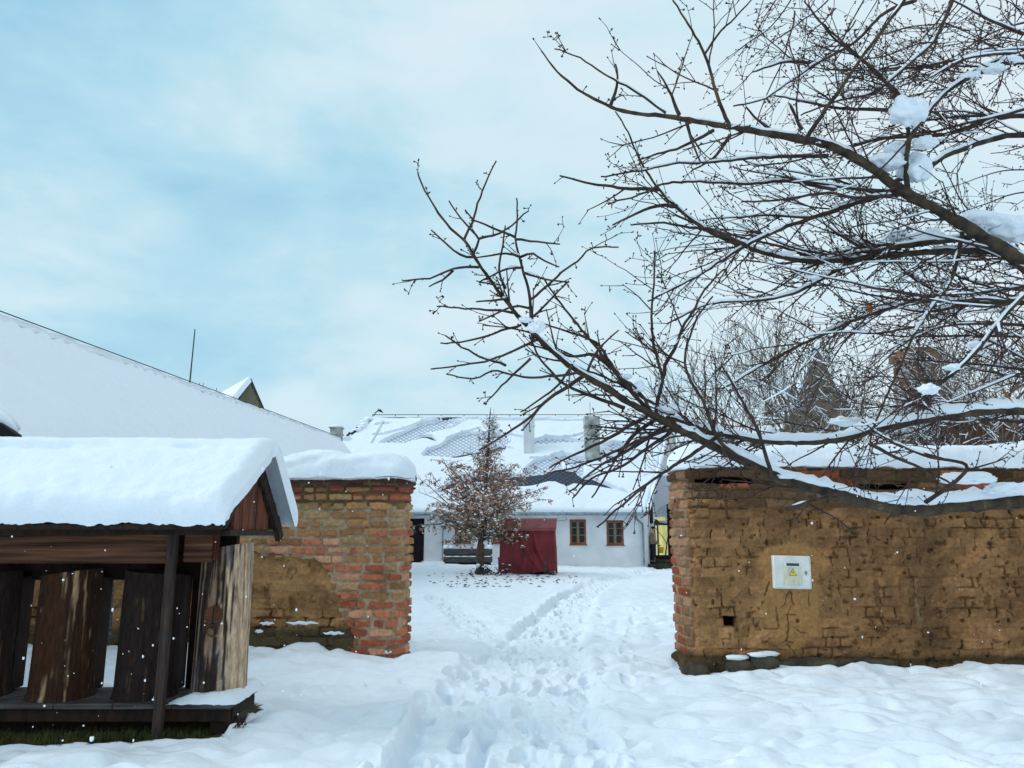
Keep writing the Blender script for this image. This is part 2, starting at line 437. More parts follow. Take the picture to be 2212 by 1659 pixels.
# ------------------------------------------------------------ rough masonry walls
def brick_layout(s, z, h, widths, seed, wav=.012):
    """row, brick id, distance to nearest joint, all arrays"""
    zz = z + wav * fbm(s * 1.3, z * .8, seed + 5, 2) + .011 * fbm(s * 7, z * 7, seed + 6, 3)
    row = np.floor(zz / h).astype(int)
    fz = zz / h - row
    bid = np.zeros(s.shape, int); ds = np.zeros(s.shape)
    rr = random.Random(seed)
    ss = s + .016 * vn(z * 9, s * 2, seed + 9) + .016 * fbm(s * 8, z * 8, seed + 7, 3)
    for r in range(row.min(), row.max() + 1):
        b = [float(s.min()) - .8 + rr.random() * .4]
        while b[-1] < float(s.max()) + .6: b.append(b[-1] + rr.choice(widths) * rr.uniform(.9, 1.12))
        b = np.array(b); mk = row == r
        k = np.searchsorted(b, ss[mk]) - 1
        k = np.clip(k, 0, len(b) - 2)
        bid[mk] = k + r * 100
        ds[mk] = np.minimum(ss[mk] - b[k], b[k + 1] - ss[mk])
    dz = np.minimum(fz, 1 - fz) * h
    return row, bid, ds, dz
def wall_sheet(name, path, z0, z1, res, fn, mat, parent, zres=None):
    """path: plan polyline; fn(s, z, X, Y, Z) -> displacement, colour"""
    pts = [Vector(p).to_2d() for p in path]
    L = [0]
    for a, b in zip(pts, pts[1:]): L.append(L[-1] + (b - a).length)
    s = np.linspace(0, L[-1], int(L[-1] / res)); z = np.linspace(z0, z1, int((z1 - z0) / (zres or res)))
    X1 = np.interp(s, L, [p.x for p in pts]); Y1 = np.interp(s, L, [p.y for p in pts])
    tx = np.gradient(X1); ty = np.gradient(Y1); l = np.hypot(tx, ty); tx /= l; ty /= l
    k = 7; ker = np.ones(k) / k
    txs = np.convolve(np.pad(tx, k // 2, 'edge'), ker, 'valid'); tys = np.convolve(np.pad(ty, k // 2, 'edge'), ker, 'valid')
    l = np.hypot(txs, tys); nx, ny = tys / l, -txs / l
    S, Z = np.meshgrid(s, z); X = np.broadcast_to(X1, S.shape); Y = np.broadcast_to(Y1, S.shape)
    d, c = fn(S, Z, X, Y)
    return grid_obj(name, X + nx * d, Y + ny * d, Z, mat, parent, colr=c)
def C(*c): return np.array(lin(*c))
M_MASON = mat_attr('old_masonry', rough=.95, bump=.7, bscale=55, bdist=.008, var=.28, vscale=22, spec=.1)

LC = (-1.483, 10.6)     # gate corner of the left wall
LWp = [(-9.5, 10.95), (LC[0] - .03, LC[1]), (LC[0], LC[1] + .03), (LC[0] + .03, LC[1] + .52)]
def left_fn(S, Z, X, Y):
    U, V = proj(X, Y, Z)
    nz = fbm(S * 2.5, Z * 2.5, 71, 3)
    U2 = U + nz * 14 + 26 * vn(S * 8, Z * 8.4, 171) * .6 + 8 * vn(S * 22, Z * 22, 173); V2 = V + fbm(S * 2.5, Z * 2.5, 72, 3) * 10 + 14 * vn(S * 8, Z * 8.4, 172) + 5 * vn(S * 22, Z * 22, 174)
    row, bid, ds, dz = brick_layout(S, Z, .118, [.34, .34, .17, .36, .25], 12)
    rn = hsh(bid, row, 5); rn2 = hsh(bid, row, 6); rn3 = hsh(bid, row, 7)
    jw = .017 + .010 * vn(S * 9, Z * 9, 3)
    rc = .035
    edge = np.where((ds < rc) & (dz < rc), rc - np.hypot(rc - ds, rc - dz), np.minimum(ds, dz))
    body = sm(jw * .5, jw * 1.35, edge)
    mud = inpoly(U2, V2, [(-400, 1160), (480, 1165), (540, 1205), (565, 1196), (640, 1200), (690, 1215), (700, 1240), (730, 1252), (728, 1290), (740, 1330), (765, 1372), (770, 1440), (-400, 1440)])
    corner = X > LC[0] - .02
    orange = inpoly(U, V, [(585, 1165), (700, 1165), (700, 1183), (770, 1183), (770, 1204), (900, 1220), (900, 1262), (725, 1262), (700, 1215), (680, 1200), (585, 1200)]) & (rn > .25)
    orange |= inpoly(U, V, [(735, 1298), (900, 1290), (900, 1440), (770, 1440), (745, 1380)]) & (rn > .15)
    orange |= inpoly(U, V, [(810, 1145), (900, 1145), (900, 1165), (810, 1165)])
    orange |= (rn > .93)
    mudn = (.5 + .5 * fbm(S * 3, Z * 3, 5, 5))[..., None]
    c = C(176, 130, 88) * (1 - rn2[..., None]) + C(148, 105, 74) * rn2[..., None]
    blt = sm(.1, .6, fbm(S * 6, Z * 6, 140, 4))[..., None]
    c = np.where((rn3 > .8)[..., None], C(168, 136, 98), c)
    oc = C(186, 114, 84) * (1 - rn2[..., None]) + C(150, 82, 62) * rn2[..., None]
    oc = np.where((rn3 > .75)[..., None], C(196, 142, 114), oc)
    c = np.where(orange[..., None], oc, c)
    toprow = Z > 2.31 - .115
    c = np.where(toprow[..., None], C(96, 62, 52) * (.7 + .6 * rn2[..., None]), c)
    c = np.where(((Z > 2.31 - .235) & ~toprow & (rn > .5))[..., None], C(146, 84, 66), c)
    c = c * (1 - .22 * blt) * (.84 + .30 * rn[..., None])
    mortar = C(184, 164, 138) * (.75 + .5 * mudn)
    mortar = np.where((Z > 1.95)[..., None], C(120, 98, 74), mortar)
    c = c * body[..., None] + mortar * (1 - body[..., None])
    # mud-plastered lower part: brick shapes only just legible
    mj = sm(.013, .002, edge + .014 * vn(S * 6, Z * 6, 11)) * sm(-.25, .25, fbm(S * 2.6, Z * 2.6, 13, 2))
    mc = C(176, 134, 90) * mudn + C(130, 96, 64) * (1 - mudn)
    mc = mc * (.80 + .40 * rn2[..., None]) * (1 - .4 * blt)
    crk = np.clip(mj * .6 + .5 * sm(.36, .55, fbm(S * 9, Z * 7, 142, 3)), 0, 1)
    mc = mc * (1 - crk[..., None]) + C(62, 44, 26) * crk[..., None]
    base = sm(.36, .22, Z + .06 * fbm(S * 2, Z, 15, 3) - .05)
    mc = mc * (1 - base[..., None]) + C(84, 72, 52) * base[..., None]
    mt = sm(0, 1, mud * 1.0)[..., None]
    c = c * (1 - mt) + mc * mt
    dis = body * .036 + .034 * (rn - .5) * body + .016 * fbm(S * 14, Z * 14, 33, 4) - .03 * (1 - body) * sm(0, .6, fbm(S * 3, Z * 3, 44, 2))
    dm = -.018 - .04 * mj + .03 * fbm(S * 2.2, Z * 2.2, 23, 4) + .020 * fbm(S * 9, Z * 11, 24, 4) + .014 * (rn - .5) * sm(0, .02, edge)
    hol = sm(.32, .5, fbm(S * 3.5, Z * 3.2, 91, 3)); dm = dm - hol * .03
    led = sm(.25, .21, Z) ; dm = dm + led * (.035 + .035 * vn(S * 3, Z * 9, 99))
    dis = np.where(mud, dm, dis)
    dis = dis + .03 * toprow
    # plumb but uneven face
    dis = dis + .018 * fbm(S * .7, Z * .7, 25, 2)
    return dis, c
lw = thing('brick_wall', 'snow-capped wall of mixed orange and tan bricks left of the opening, behind the hive shelter', 'wall', (LC[0], LC[1], 0))
def rel(o, p):    # keep world-space mesh under a placed parent
    o.parent = p; o.matrix_parent_inverse = Matrix.Translation(-p.location); return o
rel(wall_sheet('masonry', LWp, -.12, 2.33, .0085, left_fn, M_MASON, None), lw)
mb = MB(); mb.box((-9.5, LC[1] + .30, -.1), (LC[0] - .12, LC[1] + .5, 2.3))
rel(mb.build('core', M_DARK), lw)

RCn = (2.15, 9.6)      # gate corner of the right wall
RWp = [(RCn[0] + .05, 10.5), (RCn[0] - .04, 10.3), (RCn[0] - .03, 9.86), (RCn[0] + .01, 9.72), (RCn[0] + .09, 9.63), (RCn[0] + .22, 9.6), (5.0, 9.62), (9.5, 9.7)]
cracks = [[(1112, 460, 1140, 465), (1115, 500, 1085, 540), (1085, 540, 1075, 625), (1075, 625, 1030, 670), (1135, 500, 1150, 560), (1150, 560, 1160, 640), (1135, 650, 1110, 700), (1110, 700, 1105, 760),
           (1105, 760, 1112, 860), (1112, 860, 1100, 1025), (1040, 742, 1200, 748), (1045, 1055, 1080, 1030), (1080, 1030, 1160, 1055), (1095, 1062, 1140, 1100), (1135, 1105, 1200, 1185), (1170, 880, 1240, 940), (1240, 940, 1300, 945),
           (850, 535, 910, 390), (860, 900, 985, 900), (985, 900, 1010, 860), (1010, 860, 975, 670), (1340, 470, 1330, 600), (1330, 600, 1345, 650), (1780, 265, 1775, 350), (1775, 350, 1700, 358), (1785, 258, 1960, 255), (2060, 255, 2170, 275),
           (1650, 380, 1690, 560), (990, 1120, 1080, 1135), (370, 1115, 980, 1130), (1450, 1120, 1540, 1135)]]
cracks = [tuple(((2700 + a / 2.765) / 1.8228, (2150 + b / 2.765) / 1.8228)[i] for (a, b) in ((q[0], q[1]), (q[2], q[3])) for i in (0, 1)) for q in cracks[0]]
def right_fn(S, Z, X, Y):
    U, V = proj(X, Y, Z)
    row, bid, ds, dz = brick_layout(S, Z, .118, [.33, .33, .18, .2], 44)
    rn = hsh(bid, row, 15); rn2 = hsh(bid, row, 16); rn3 = hsh(bid, row, 17)
    rc = .03
    edge = np.where((ds < rc) & (dz < rc), rc - np.hypot(rc - ds, rc - dz), np.minimum(ds, dz))
    side = Y > 9.68
    jw = .015 + .009 * vn(S * 10, Z * 10, 3)
    body = sm(jw * .5, jw * 1.3, edge)
    n1 = (.5 + .5 * fbm(S * 1.6, Z * 1.6, 5, 5))[..., None]; n2 = (.5 + .5 * fbm(S * 7, Z * 7, 6, 4))[..., None]
    # clay render with brick ghosts
    c = C(170, 127, 86) * n1 + C(118, 85, 58) * (1 - n1)
    c = c * (.70 + .56 * n2)
    pits = sm(.28, .55, fbm(S * 11, Z * 13, 141, 4)); c = c * (1 - .26 * pits[..., None])
    c = c * (.84 + .30 * rn2[..., None])
    joint = sm(.010, .0, edge + .016 * vn(S * 9, Z * 9, 11)) * sm(.02, .35, fbm(S * 3.1, Z * 3.1, 13, 3)) * .8
    vj = sm(.009, .002, ds) * (dz > .018) * (hsh(bid, row, 29) > .74)      # open upright joints
    for (pu, pv, ru, rv) in ((1710, 1290, 62, 110), (1709, 1215, 75, 40)):
        pt = sm(1.15, .9, np.sqrt(((U - pu) / ru) ** 2 + ((V - pv) / rv) ** 2) + .12 * fbm(S * 5, Z * 5, 51, 3))
        joint = joint * (1 - pt); vj = vj * (1 - pt)
        ptc = C(164, 122, 78) * (.88 + .24 * n2)
        c = c * (1 - pt[..., None]) + ptc * pt[..., None]
    # dark run-off stains
    st = (sm(.15, .55, vn(S * 1.4, Z * .12, 66)) * sm(.25, 1.2, Z) * sm(-.5, .3, fbm(S * 6, Z * .9, 67, 3)))
    st2 = np.exp(-((U - 2010 + 10 * vn(Z * 3, S, 1)) / 42) ** 2) * sm(-.45, .25, fbm(S * 5, Z * 1.3, 68, 3)) + .8 * np.exp(-((U - 1860) / 30) ** 2) * sm(1350, 1100, V) * sm(-.4, .3, fbm(S * 7, Z * 1.6, 69, 3)) + .5 * np.exp(-((U - 1520) / 28) ** 2 - ((V - 1250) / 60) ** 2)
    st = np.clip(st * .40 + st2 * .55, 0, .7)[..., None]
    c = c * (1 - st) + C(74, 58, 42) * st
    wht = np.exp(-((U - 1985) / 6) ** 2 - ((V - 1260) / 60) ** 2) * sm(0, .5, fbm(S * 9, Z * 2, 70, 3))
    c = c * (1 - wht[..., None]) + C(190, 165, 130) * wht[..., None]
    up = (Z > 2.36 - .47) & (vn(S * 2.2, Z * 4, 81) > -.25 - .9 * (Z > 2.36 - .36)) | side
    bc = C(128, 98, 72) * (1 - rn2[..., None]) + C(88, 64, 46) * rn2[..., None]
    redb = ((rn > .62) & ((Z > 2.12) | side)) | inpoly(U, V, [(1486, 1074), (1533, 1074), (1533, 1086), (1486, 1086)])
    bc = np.where(redb[..., None], C(164, 88, 62) * (.6 + .5 * rn3[..., None]), bc)
    sd = side & (rn3 > .25)
    bc = np.where(sd[..., None], C(156, 118, 92) * (.7 + .45 * rn2[..., None]), bc)
    bc = bc * body[..., None] + np.where(side[..., None], C(150, 128, 100), C(110, 90, 66)) * (1 - body[..., None])
    upf = up[..., None]
    c = np.where(upf, bc, c)
    jj = np.clip(joint * .85 + vj, 0, 1)[..., None] * (~up)[..., None]
    jj = jj * .75; c = c * (1 - jj) + C(66, 46, 30) * jj
    dk = np.zeros(S.shape)
    for (x0, y0, x1, y1) in cracks:
        dx, dy = x1 - x0, y1 - y0
        t = np.clip(((U - x0) * dx + (V - y0) * dy) / (dx * dx + dy * dy), 0, 1)
        dd = np.hypot(U - x0 - t * dx + 1.5 * vn(S * 30, Z * 30, 2), V - y0 - t * dy)
        dk = np.maximum(dk, sm(1.7, .5, dd + .8 * vn(S * 14, Z * 14, 7)))
    c = c * (1 - .62 * dk[..., None]) + C(52, 32, 18) * .62 * dk[..., None]
    hole = inpoly(U + 1.5 * vn(S * 20, Z * 20, 4), V, [(1562, 1331), (1590, 1332), (1588, 1354), (1565, 1353)])
    slot = inpoly(U, V + 2 * vn(S * 4, Z, 8), [(1500, 1034), (1560, 1030), (1625, 1034), (1625, 1044), (1560, 1046), (1500, 1040)]) | (inpoly(U, V + 5 * vn(S * 3, Z, 9), [(1850, 1046), (1960, 1042), (1960, 1054), (1850, 1056)]))
    small = (vn(S * 9, Z * 9, 88) > .94) & ~up
    c = np.where(hole[..., None], C(30, 14, 10), c); c = np.where(slot[..., None], C(22, 16, 12), c)
    c = np.where(small[..., None], c * .4, c)
    base = sm(.20, .10, Z + .05 * fbm(S * 1.3, Z, 15, 3))
    bst = C(78, 64, 44) * (.7 + .5 * vn(S * 3, Z * 8, 12)[..., None] * .6 + .3)
    c = c * (1 - base[..., None]) + bst * base[..., None]
    smp = np.zeros(S.shape)
    for (pu, pv, ru, rv) in ((1710, 1290, 62, 110), (1709, 1215, 75, 40)): smp = np.maximum(smp, sm(1.15, .9, np.sqrt(((U - pu) / ru) ** 2 + ((V - pv) / rv) ** 2) + .12 * fbm(S * 5, Z * 5, 51, 3)))
    dis = .035 * fbm(S * 1.1, Z * 1.1, 23, 4) + (1 - .8 * smp) * (.044 * fbm(S * 7, Z * 9, 24, 5) + .018 * (rn2 - .5) - .03 * pits) + .012 * smp - .025 * joint - .04 * vj - .014 * dk + .012 * (rn - .5) * sm(0, .02, edge)
    dis = np.where(up, .026 * body + .026 * (rn - .5) + .014 * fbm(S * 12, Z * 12, 33, 4), dis)
    dis = np.where(hole, -.14, dis); dis = np.where(slot, -.10, dis); dis = np.where(small, dis - .02, dis)
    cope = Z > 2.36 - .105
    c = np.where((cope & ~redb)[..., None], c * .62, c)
    dis = dis + .035 * cope - .03 * (1 - np.minimum(1, np.abs(Z - 2.22) / .03)) * (np.abs(Z - 2.22) < .03)
    ped = sm(.12, .06, Z + .03 * vn(S * 2, Z, 16)); dis = dis + ped * (.05 + .04 * vn(S * 2.2, Z * 6, 98))
    return dis, c
rw = thing('clay_wall', 'snow-capped brown clay-rendered wall right of the opening, carrying the white meter box', 'wall', (RCn[0], RCn[1], 0))
rel(wall_sheet('masonry', RWp, -.12, 2.38, .0085, right_fn, M_MASON, None), rw)
mb = MB(); mb.box((RCn[0] + .25, 10.0, -.1), (9.5, 10.45, 2.34)); rel(mb.build('core', M_DARK), rw)

def snow_loaf(name, path, w, h, z, parent, seed, over=.05, end0=True, end1=True, res=.03, sink=.03, lump=.03, front_bias=1):
    """a rounded cushion of snow lying along a wall top"""
    pts = [Vector(p).to_2d() for p in path]
    L = [0]
    for a, b in zip(pts, pts[1:]): L.append(L[-1] + (b - a).length)
    n = int(L[-1] / res)
    s = np.linspace(0, L[-1], n)
    X1 = np.interp(s, L, [p.x for p in pts]); Y1 = np.interp(s, L, [p.y for p in pts])
    tx = np.gradient(X1); ty = np.gradient(Y1); l = np.hypot(tx, ty); nx, ny = ty / l, -tx / l
    m = 46
    a = np.linspace(0, 2 * math.pi, m)
    S, A = np.meshgrid(s, a, indexing='ij')
    q = np.ones(n)
    er = h * 1.0
    if end0: q = q * np.sqrt(np.clip(1 - (1 - np.clip(s / er, 0, 1)) ** 2, 0.0, 1)) 
    if end1: q = q * np.sqrt(np.clip(1 - (1 - np.clip((L[-1] - s) / er, 0, 1)) ** 2, 0.0, 1))
    q = .02 + .98 * q
    ca, sa = np.cos(A), np.sin(A)
    ex = .62
    cx = np.sign(ca) * np.abs(ca) ** ex; cz = np.sign(sa) * np.abs(sa) ** ex
    hw = (w / 2 + over) 
    qq = q[:, None]
    nz = lump * fbm(S * 1.7 + seed, A * 2.0, seed, 4) + .012 * fbm(S * 9, A * 5, seed + 3, 4)
    prof = cx * (hw * (.05 + .95 * qq ** .6)) * (1 - .06 * np.clip(cz, 0, 1))
    zz = np.where(cz > 0, cz * h * (.15 + .85 * qq), cz * sink)
    hn = h * .26 * fbm(S * 1.3, S * 0 + seed, seed + 7, 3)
    zz = zz + np.where(cz > 0, hn * cz, 0)
    edge_n = .018 * fbm(S * 5, A * 0 + cz * .5, seed + 8, 4)
    # lower front rim hangs unevenly
    zz = zz + np.where(cz <= 0.2, edge_n * 1.3, 0)
    Xo = X1[:, None] + nx[:, None] * (prof + nz * cx); Yo = Y1[:, None] + ny[:, None] * (prof + nz * cx)
    Zo = z + zz + nz * np.clip(cz, 0, 1)
    return rel(grid_obj(name, Xo, Yo, Zo, SNOW, None, flip=False), parent)
snow_loaf('snow_cover', [(-9.4, 11.15), (LC[0] - .5, 10.85), (LC[0] + .14, 10.84)], .62, .34, 2.335, lw, 4, over=.07, end0=False, lump=.075)
snow_loaf('snow_cover', [(RCn[0] - .12, 10.05), (RCn[0] + .6, 10.02), (9.4, 10.1)], .84, .30, 2.395, rw, 9, over=.05, end1=False)

# ------------------------------------------------------------ electricity box on the clay wall
bp = P(1709, 1236, 9.57)
eb = thing('electricity_box', 'white electricity meter box with yellow lightning triangle set in the clay wall', 'meter box', (bp.x, bp.y, bp.z), R(0))
eb.rotation_euler = (0, R(1.2), 0)
M_BOXW = mat_noise('box_plastic', lin(222, 224, 218), lin(242, 243, 238), 7, rough=.45, bump=.1, c3=lin(228, 220, 190))
M_BOXR = mat_noise('box_stain', lin(206, 200, 172), lin(232, 229, 214), 9, stretch=(3, 1, 1), rough=.5, bump=.1)
mb = MB(); mb.bbox((-.228, -.045, -.195), (.228, .10, .195), .012); mb.build('casing', M_BOXW, eb)
mb = MB(); mb.bbox((-.205, -.052, -.178), (.205, -.0455, .178), .003); dr = mb.build('door', M_BOXW, eb)
mb = MB(); mb.bbox((-.115, -.058, -.155), (.105, -.0525, .10), .003); mb.build('raised_panel', M_BOXR, dr)
for z in (-.13, .13):
    mb = MB(); mb.cyl((-.214, -.052, z - .02), (-.214, -.052, z + .02), .006, sides=8); mb.build('hinge', M_BOXW, eb)
mb = MB(); mb.bbox((-.1, -.068, .062), (.1, -.0585, .122), .004); wfr = mb.build('window_frame', M_BOXW, eb)
mb = MB(); mb.box((-.076, -.070, .076), (.076, -.0685, .108)); mb.build('window_pane', M_GLASS, wfr)
M_YEL = mat_noise('sign_yellow', lin(235, 205, 30), lin(245, 218, 60), 8, rough=.5, bump=0)
def tri(r, y, cz=0): return [(0, y, cz + r), (-r * .9, y, cz - r * .62), (r * .9, y, cz - r * .62)]
mb = MB(); mb.prism([(x * 1.0, -.0590, z - .005) for x, _, z in tri(.054, 0)], (0, -.0012, 0)); sg = mb.build('warning_sign', M_BLACK, eb)
mb = MB(); mb.prism([(x, -.0606, z - .006) for x, _, z in tri(.045, 0)], (0, -.0008, 0)); mb.build('sign_face', M_YEL, sg)
mb = MB(); mb.poly([(.006, -.0618, .018), (-.010, -.0618, -.006), (-.001, -.0618, -.006), (-.004, -.0618, -.026), (.011, -.0618, .002), (.002, -.0618, .002), (.010, -.0618, .018)]); mb.build('lightning_mark', M_BLACK, sg)
mb = MB(); mb.cyl((.158, -.052, .0), (.158, -.058, .0), .018, sides=14); mb.add([(.148, -.0585, -.03), (.168, -.0585, -.03), (.168, -.0585, .02), (.148, -.0585, .02)], [(0, 1, 2, 3)]); mb.build('lock', M_ZINC, eb)
# stones at the foot of the clay wall
M_STONE = mat_noise('field_stone', lin(44, 42, 36), lin(86, 78, 62), 7, bump=.7, bscale=25, bdist=.02)
def stone(label, u, v, Y, r, sc, seed, snow):
    p = P(u, v, Y)
    t = thing('foundation_stone', label, 'stone', p, 0, 'foundation stones sticking out under the clay wall')
    mb = MB(); mb.blob((0, 0, 0), r, seed, .25, 8, 12, sc); mb.build('stone_body', M_STONE, t, smooth=True)
    if snow:
        mb = MB(); mb.blob((0, 0, r * sc[2] * .95), r * .85, seed + 5, .3, 7, 12, (sc[0] * 1.0, sc[1] * .9, .22)); mb.build('snow_cover', SNOW, t, smooth=True)
stone('dark rounded stone at the gate corner foot of the clay wall', 1503, 1450, 9.47, .13, (1.3, .8, .75), 3, False)
stone('flat snow-topped stone at the wall foot nearer the gate corner, left of its twin', 1595, 1438, 9.48, .16, (1.1, .7, .6), 4, True)
stone('flat snow-topped stone at the wall foot below the meter box', 1650, 1432, 9.48, .17, (1.3, .7, .6), 6, True)
stone('long low bare stone at the wall foot right below the meter box', 1755, 1437, 9.53, .20, (2.0, .4, .42), 8, False)
stone('broad low bare stone at the wall foot farthest right of the meter box', 1880, 1434, 9.53, .18, (2.2, .4, .36), 9, False)
# small ledges of snow lying on the left wall's bricks
for k, (u0, u1, v) in enumerate(((563, 594, 1346), (620, 690, 1345), (700, 745, 1367), (820, 860, 1408), (553, 570, 1363))):
    a = P(u0, v, 10.62); b = P(u1, v, 10.62)
    mb = MB(); n = 8
    mb.tube([a.lerp(b, i / n) + Vector((0, -.035, .008 * math.sin(i * 2.1 + k))) for i in range(n + 1)], [.004 + .02 * math.sin(math.pi * (i + .3) / (n + .6)) for i in range(n + 1)], 6)
    rel(mb.build('snow_ledge', SNOW, smooth=True), lw)
# ------------------------------------------------------------ roofed shelter with log hives
sh = thing('hive_shelter', 'low open wooden shelter with thick snow on its gabled roof at the left', 'shelter', (-4.2, 6.9, 0))
XR, XL = -2.15, -7.2
YE0, YE1, YRG, ZE, ZR = 6.15, 7.62, 6.9, 1.66, 2.27
def roof_pt(y, off=0):
    f = (y - YE0) / (YRG - YE0) if y <= YRG else (YE1 - y) / (YE1 - YRG)
    return ZE + (ZR - ZE) * f + off
mb = MB()
mb.prism([(XL, YE0, ZE), (XL, YRG, ZR), (XL, YRG, ZR - .04), (XL, YE0 + .01, ZE - .04)], (XR - XL - .10, 0, 0))
mb.prism([(XL, YRG, ZR), (XL, YE1, ZE), (XL, YE1 - .01, ZE - .04), (XL, YRG, ZR - .04)], (XR - XL - .10, 0, 0))
rf = rel(mb.build('roof', M_DARK), sh)
# stepped shingle ends under the far slope's verge
for k in range(5):
    f0, f1 = k / 5, (k + 1) / 5 + .04
    mb = MB(); a = Vector((XR - .13, YRG + (YE1 - YRG) * f0, ZR + (ZE - ZR) * f0 - .03 + .0)); b = Vector((XR - .13, YRG + (YE1 - YRG) * f1, ZR + (ZE - ZR) * f1 - .065))
    mb.prism([a, b, b + Vector((0, -.09, -.06)), a + Vector((0, -.07, -.07))], (.035 + .004 * k, 0, 0))
    rel(mb.build('shingle', M_DARK), rf)
# gable: a few upright boards
yy = [6.42, 6.60, 6.78, 6.96, 7.14, 7.32]
for k in range(len(yy) - 1):
    y0, y1 = yy[k] + .004, yy[k + 1] - .004
    ht = lambda y: roof_pt(y, -.045)
    pts = [(XR - .16, y0, 1.60), (XR - .16, y1, 1.60), (XR - .16, y1, ht(y1)), (XR - .16, y0, ht(y0))]
    if y0 < YRG < y1: pts = pts[:3] + [(XR - .16, YRG, ZR - .045)] + pts[3:]
    mb = MB(); mb.prism(pts, (.025 + .004 * (k % 2), 0, 0)); rel(mb.build('gable_board', M_RED), sh)
mb = MB(); mb.bbox((XR - .2, YE0 + .14, 1.57), (XR - .11, YE1 - .14, 1.615), .006); rel(mb.build('tie_beam', M_DARK), sh)
# long boards
mb = MB(); mb.bbox((XL, 6.80, 1.335), (-2.93 + .03, 6.84, 1.63), .005); rel(mb.build('front_board', M_BOARD), sh)
mb = MB(); mb.bbox((-2.84, 6.80, 1.345), (-2.60, 6.84, 1.63), .005); rel(mb.build('front_board', M_BOARD), sh)
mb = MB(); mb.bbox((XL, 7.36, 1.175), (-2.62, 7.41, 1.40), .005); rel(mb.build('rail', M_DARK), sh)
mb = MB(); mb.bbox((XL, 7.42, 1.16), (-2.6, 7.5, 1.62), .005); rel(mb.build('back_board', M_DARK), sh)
mb = MB(); mb.bbox((XL, 6.35, 1.575), (-2.3, 6.42, 1.64), .005); rel(mb.build('eaves_rail', M_DARK), sh)
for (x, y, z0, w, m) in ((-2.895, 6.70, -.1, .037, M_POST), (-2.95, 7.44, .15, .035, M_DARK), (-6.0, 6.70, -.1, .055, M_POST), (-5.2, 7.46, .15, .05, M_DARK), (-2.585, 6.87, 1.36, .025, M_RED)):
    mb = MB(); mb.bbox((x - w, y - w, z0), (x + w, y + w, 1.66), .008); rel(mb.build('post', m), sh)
# platform
for k in range(10):
    x1 = -2.34 - k * .49; x0 = x1 - .485
    mb = MB(); mb.bbox((x0, 6.77, .155), (x1, 7.48, .2), .005); rel(mb.build('platform_plank', M_GREYW), sh)
mb = MB(); mb.bbox((XL, 6.80, .05), (-2.36, 6.87, .15), .005); rel(mb.build('platform_beam', M_DARK), sh)
mb = MB(); mb.bbox((-2.42, 6.875, .06), (-2.35, 7.44, .15), .005); rel(mb.build('platform_beam', M_DARK), sh)
mb = MB(); mb.bbox((XL, 7.0, -.12), (-2.45, 7.3, .1), .01); rel(mb.build('foot_sleeper', M_DARK), sh)
mb = MB(); mb.bbox((-2.52, 6.83, -.1), (-2.38, 7.0, .055), .01); rel(mb.build('foot_block', M_DARK), sh)
# snow on the platform's open corner
mb = MB()
n = 14
gx = np.linspace(0, 1, 34); gy = np.linspace(0, 1, 22)
A, B = np.meshgrid(gx, gy)
PX = -2.95 + A * .63; PY = 6.765 + B * .74
edge = np.minimum(np.minimum(A * .63, (1 - A) * .63), np.minimum(B, (1 - B)) * .74)
wdg = sm(.05, .3, A - .55 * B + .1 * vn(A * 6, B * 6, 3))
T = .075 * np.sqrt(np.clip(edge / .05, 0, 1)) * wdg * (.7 + .6 * A) + .01 * fbm(A * 9, B * 9, 4, 3) * wdg
PX = PX + .03 * sm(.85, 1, A) ; 
rel(grid_obj('platform_snow', PX, PY, .194 + T, SNOW), sh)
# thick roof snow: one cushion over the ridge, cross-section swept along X
nx_ = 190
xsn = XL + (XR + .03 - XL) * np.linspace(0, 1, nx_)
# profile around: front lower lip -> up the front slope -> ridge -> back slope -> lip
prof = []
def slope_pts(t, y0, z0, y1, z1): return y0 + (y1 - y0) * t, z0 + (z1 - z0) * t
m1 = 44
Yp = []; Zp = []; NYp = []; NZp = []; TH = []
LS = math.hypot(YRG - YE0, ZR - ZE); nyf, nzf = -(ZR - ZE) / LS, (YRG - YE0) / LS
LB = math.hypot(YE1 - YRG, ZR - ZE); nyb, nzb = (ZR - ZE) / LB, (YE1 - YRG) / LB
for i in range(m1):
    t = i / (m1 - 1); y, z = slope_pts(t, YE0 - .02, ZE - .01, YRG, ZR)
    k = sm(.93, 1.0, t) * .5
    Yp.append(y); Zp.append(z); NYp.append(nyf * (1 - k) + nyb * k); NZp.append(nzf * (1 - k) + nzb * k)
    TH.append(.205 * float(np.sqrt(np.clip(1 - (1 - min(1, t / .20)) ** 2, 0, 1))))
for i in range(1, m1):
    t = i / (m1 - 1); y, z = slope_pts(t, YRG, ZR, YE1 + .02, ZE - .01)
    k = sm(.07, 0, t) * .5
    Yp.append(y); Zp.append(z); NYp.append(nyb * (1 - k) + nyf * k); NZp.append(nzb * (1 - k) + nzf * k)
    TH.append(.225 * float(np.sqrt(np.clip(1 - (1 - min(1, (1 - t) / .12)) ** 2, 0, 1))))
Yp, Zp, NYp, NZp, TH = map(np.array, (Yp, Zp, NYp, NZp, TH))
SX, TT = np.meshgrid(xsn, np.linspace(0, 2, len(Yp)), indexing='ij')
endr = np.sqrt(np.clip(1 - (1 - np.clip((XR + .05 - SX) / .16, 0, 1)) ** 2, 0, 1))
frontbite = np.where(TT < 1, .12 * sm(0, 1, 1 - TT) + .02 * fbm(TT * 9, SX * 0, 5, 3), -.02)   # front slope's right rim is cut back low down
Th = TH[None, :] * endr
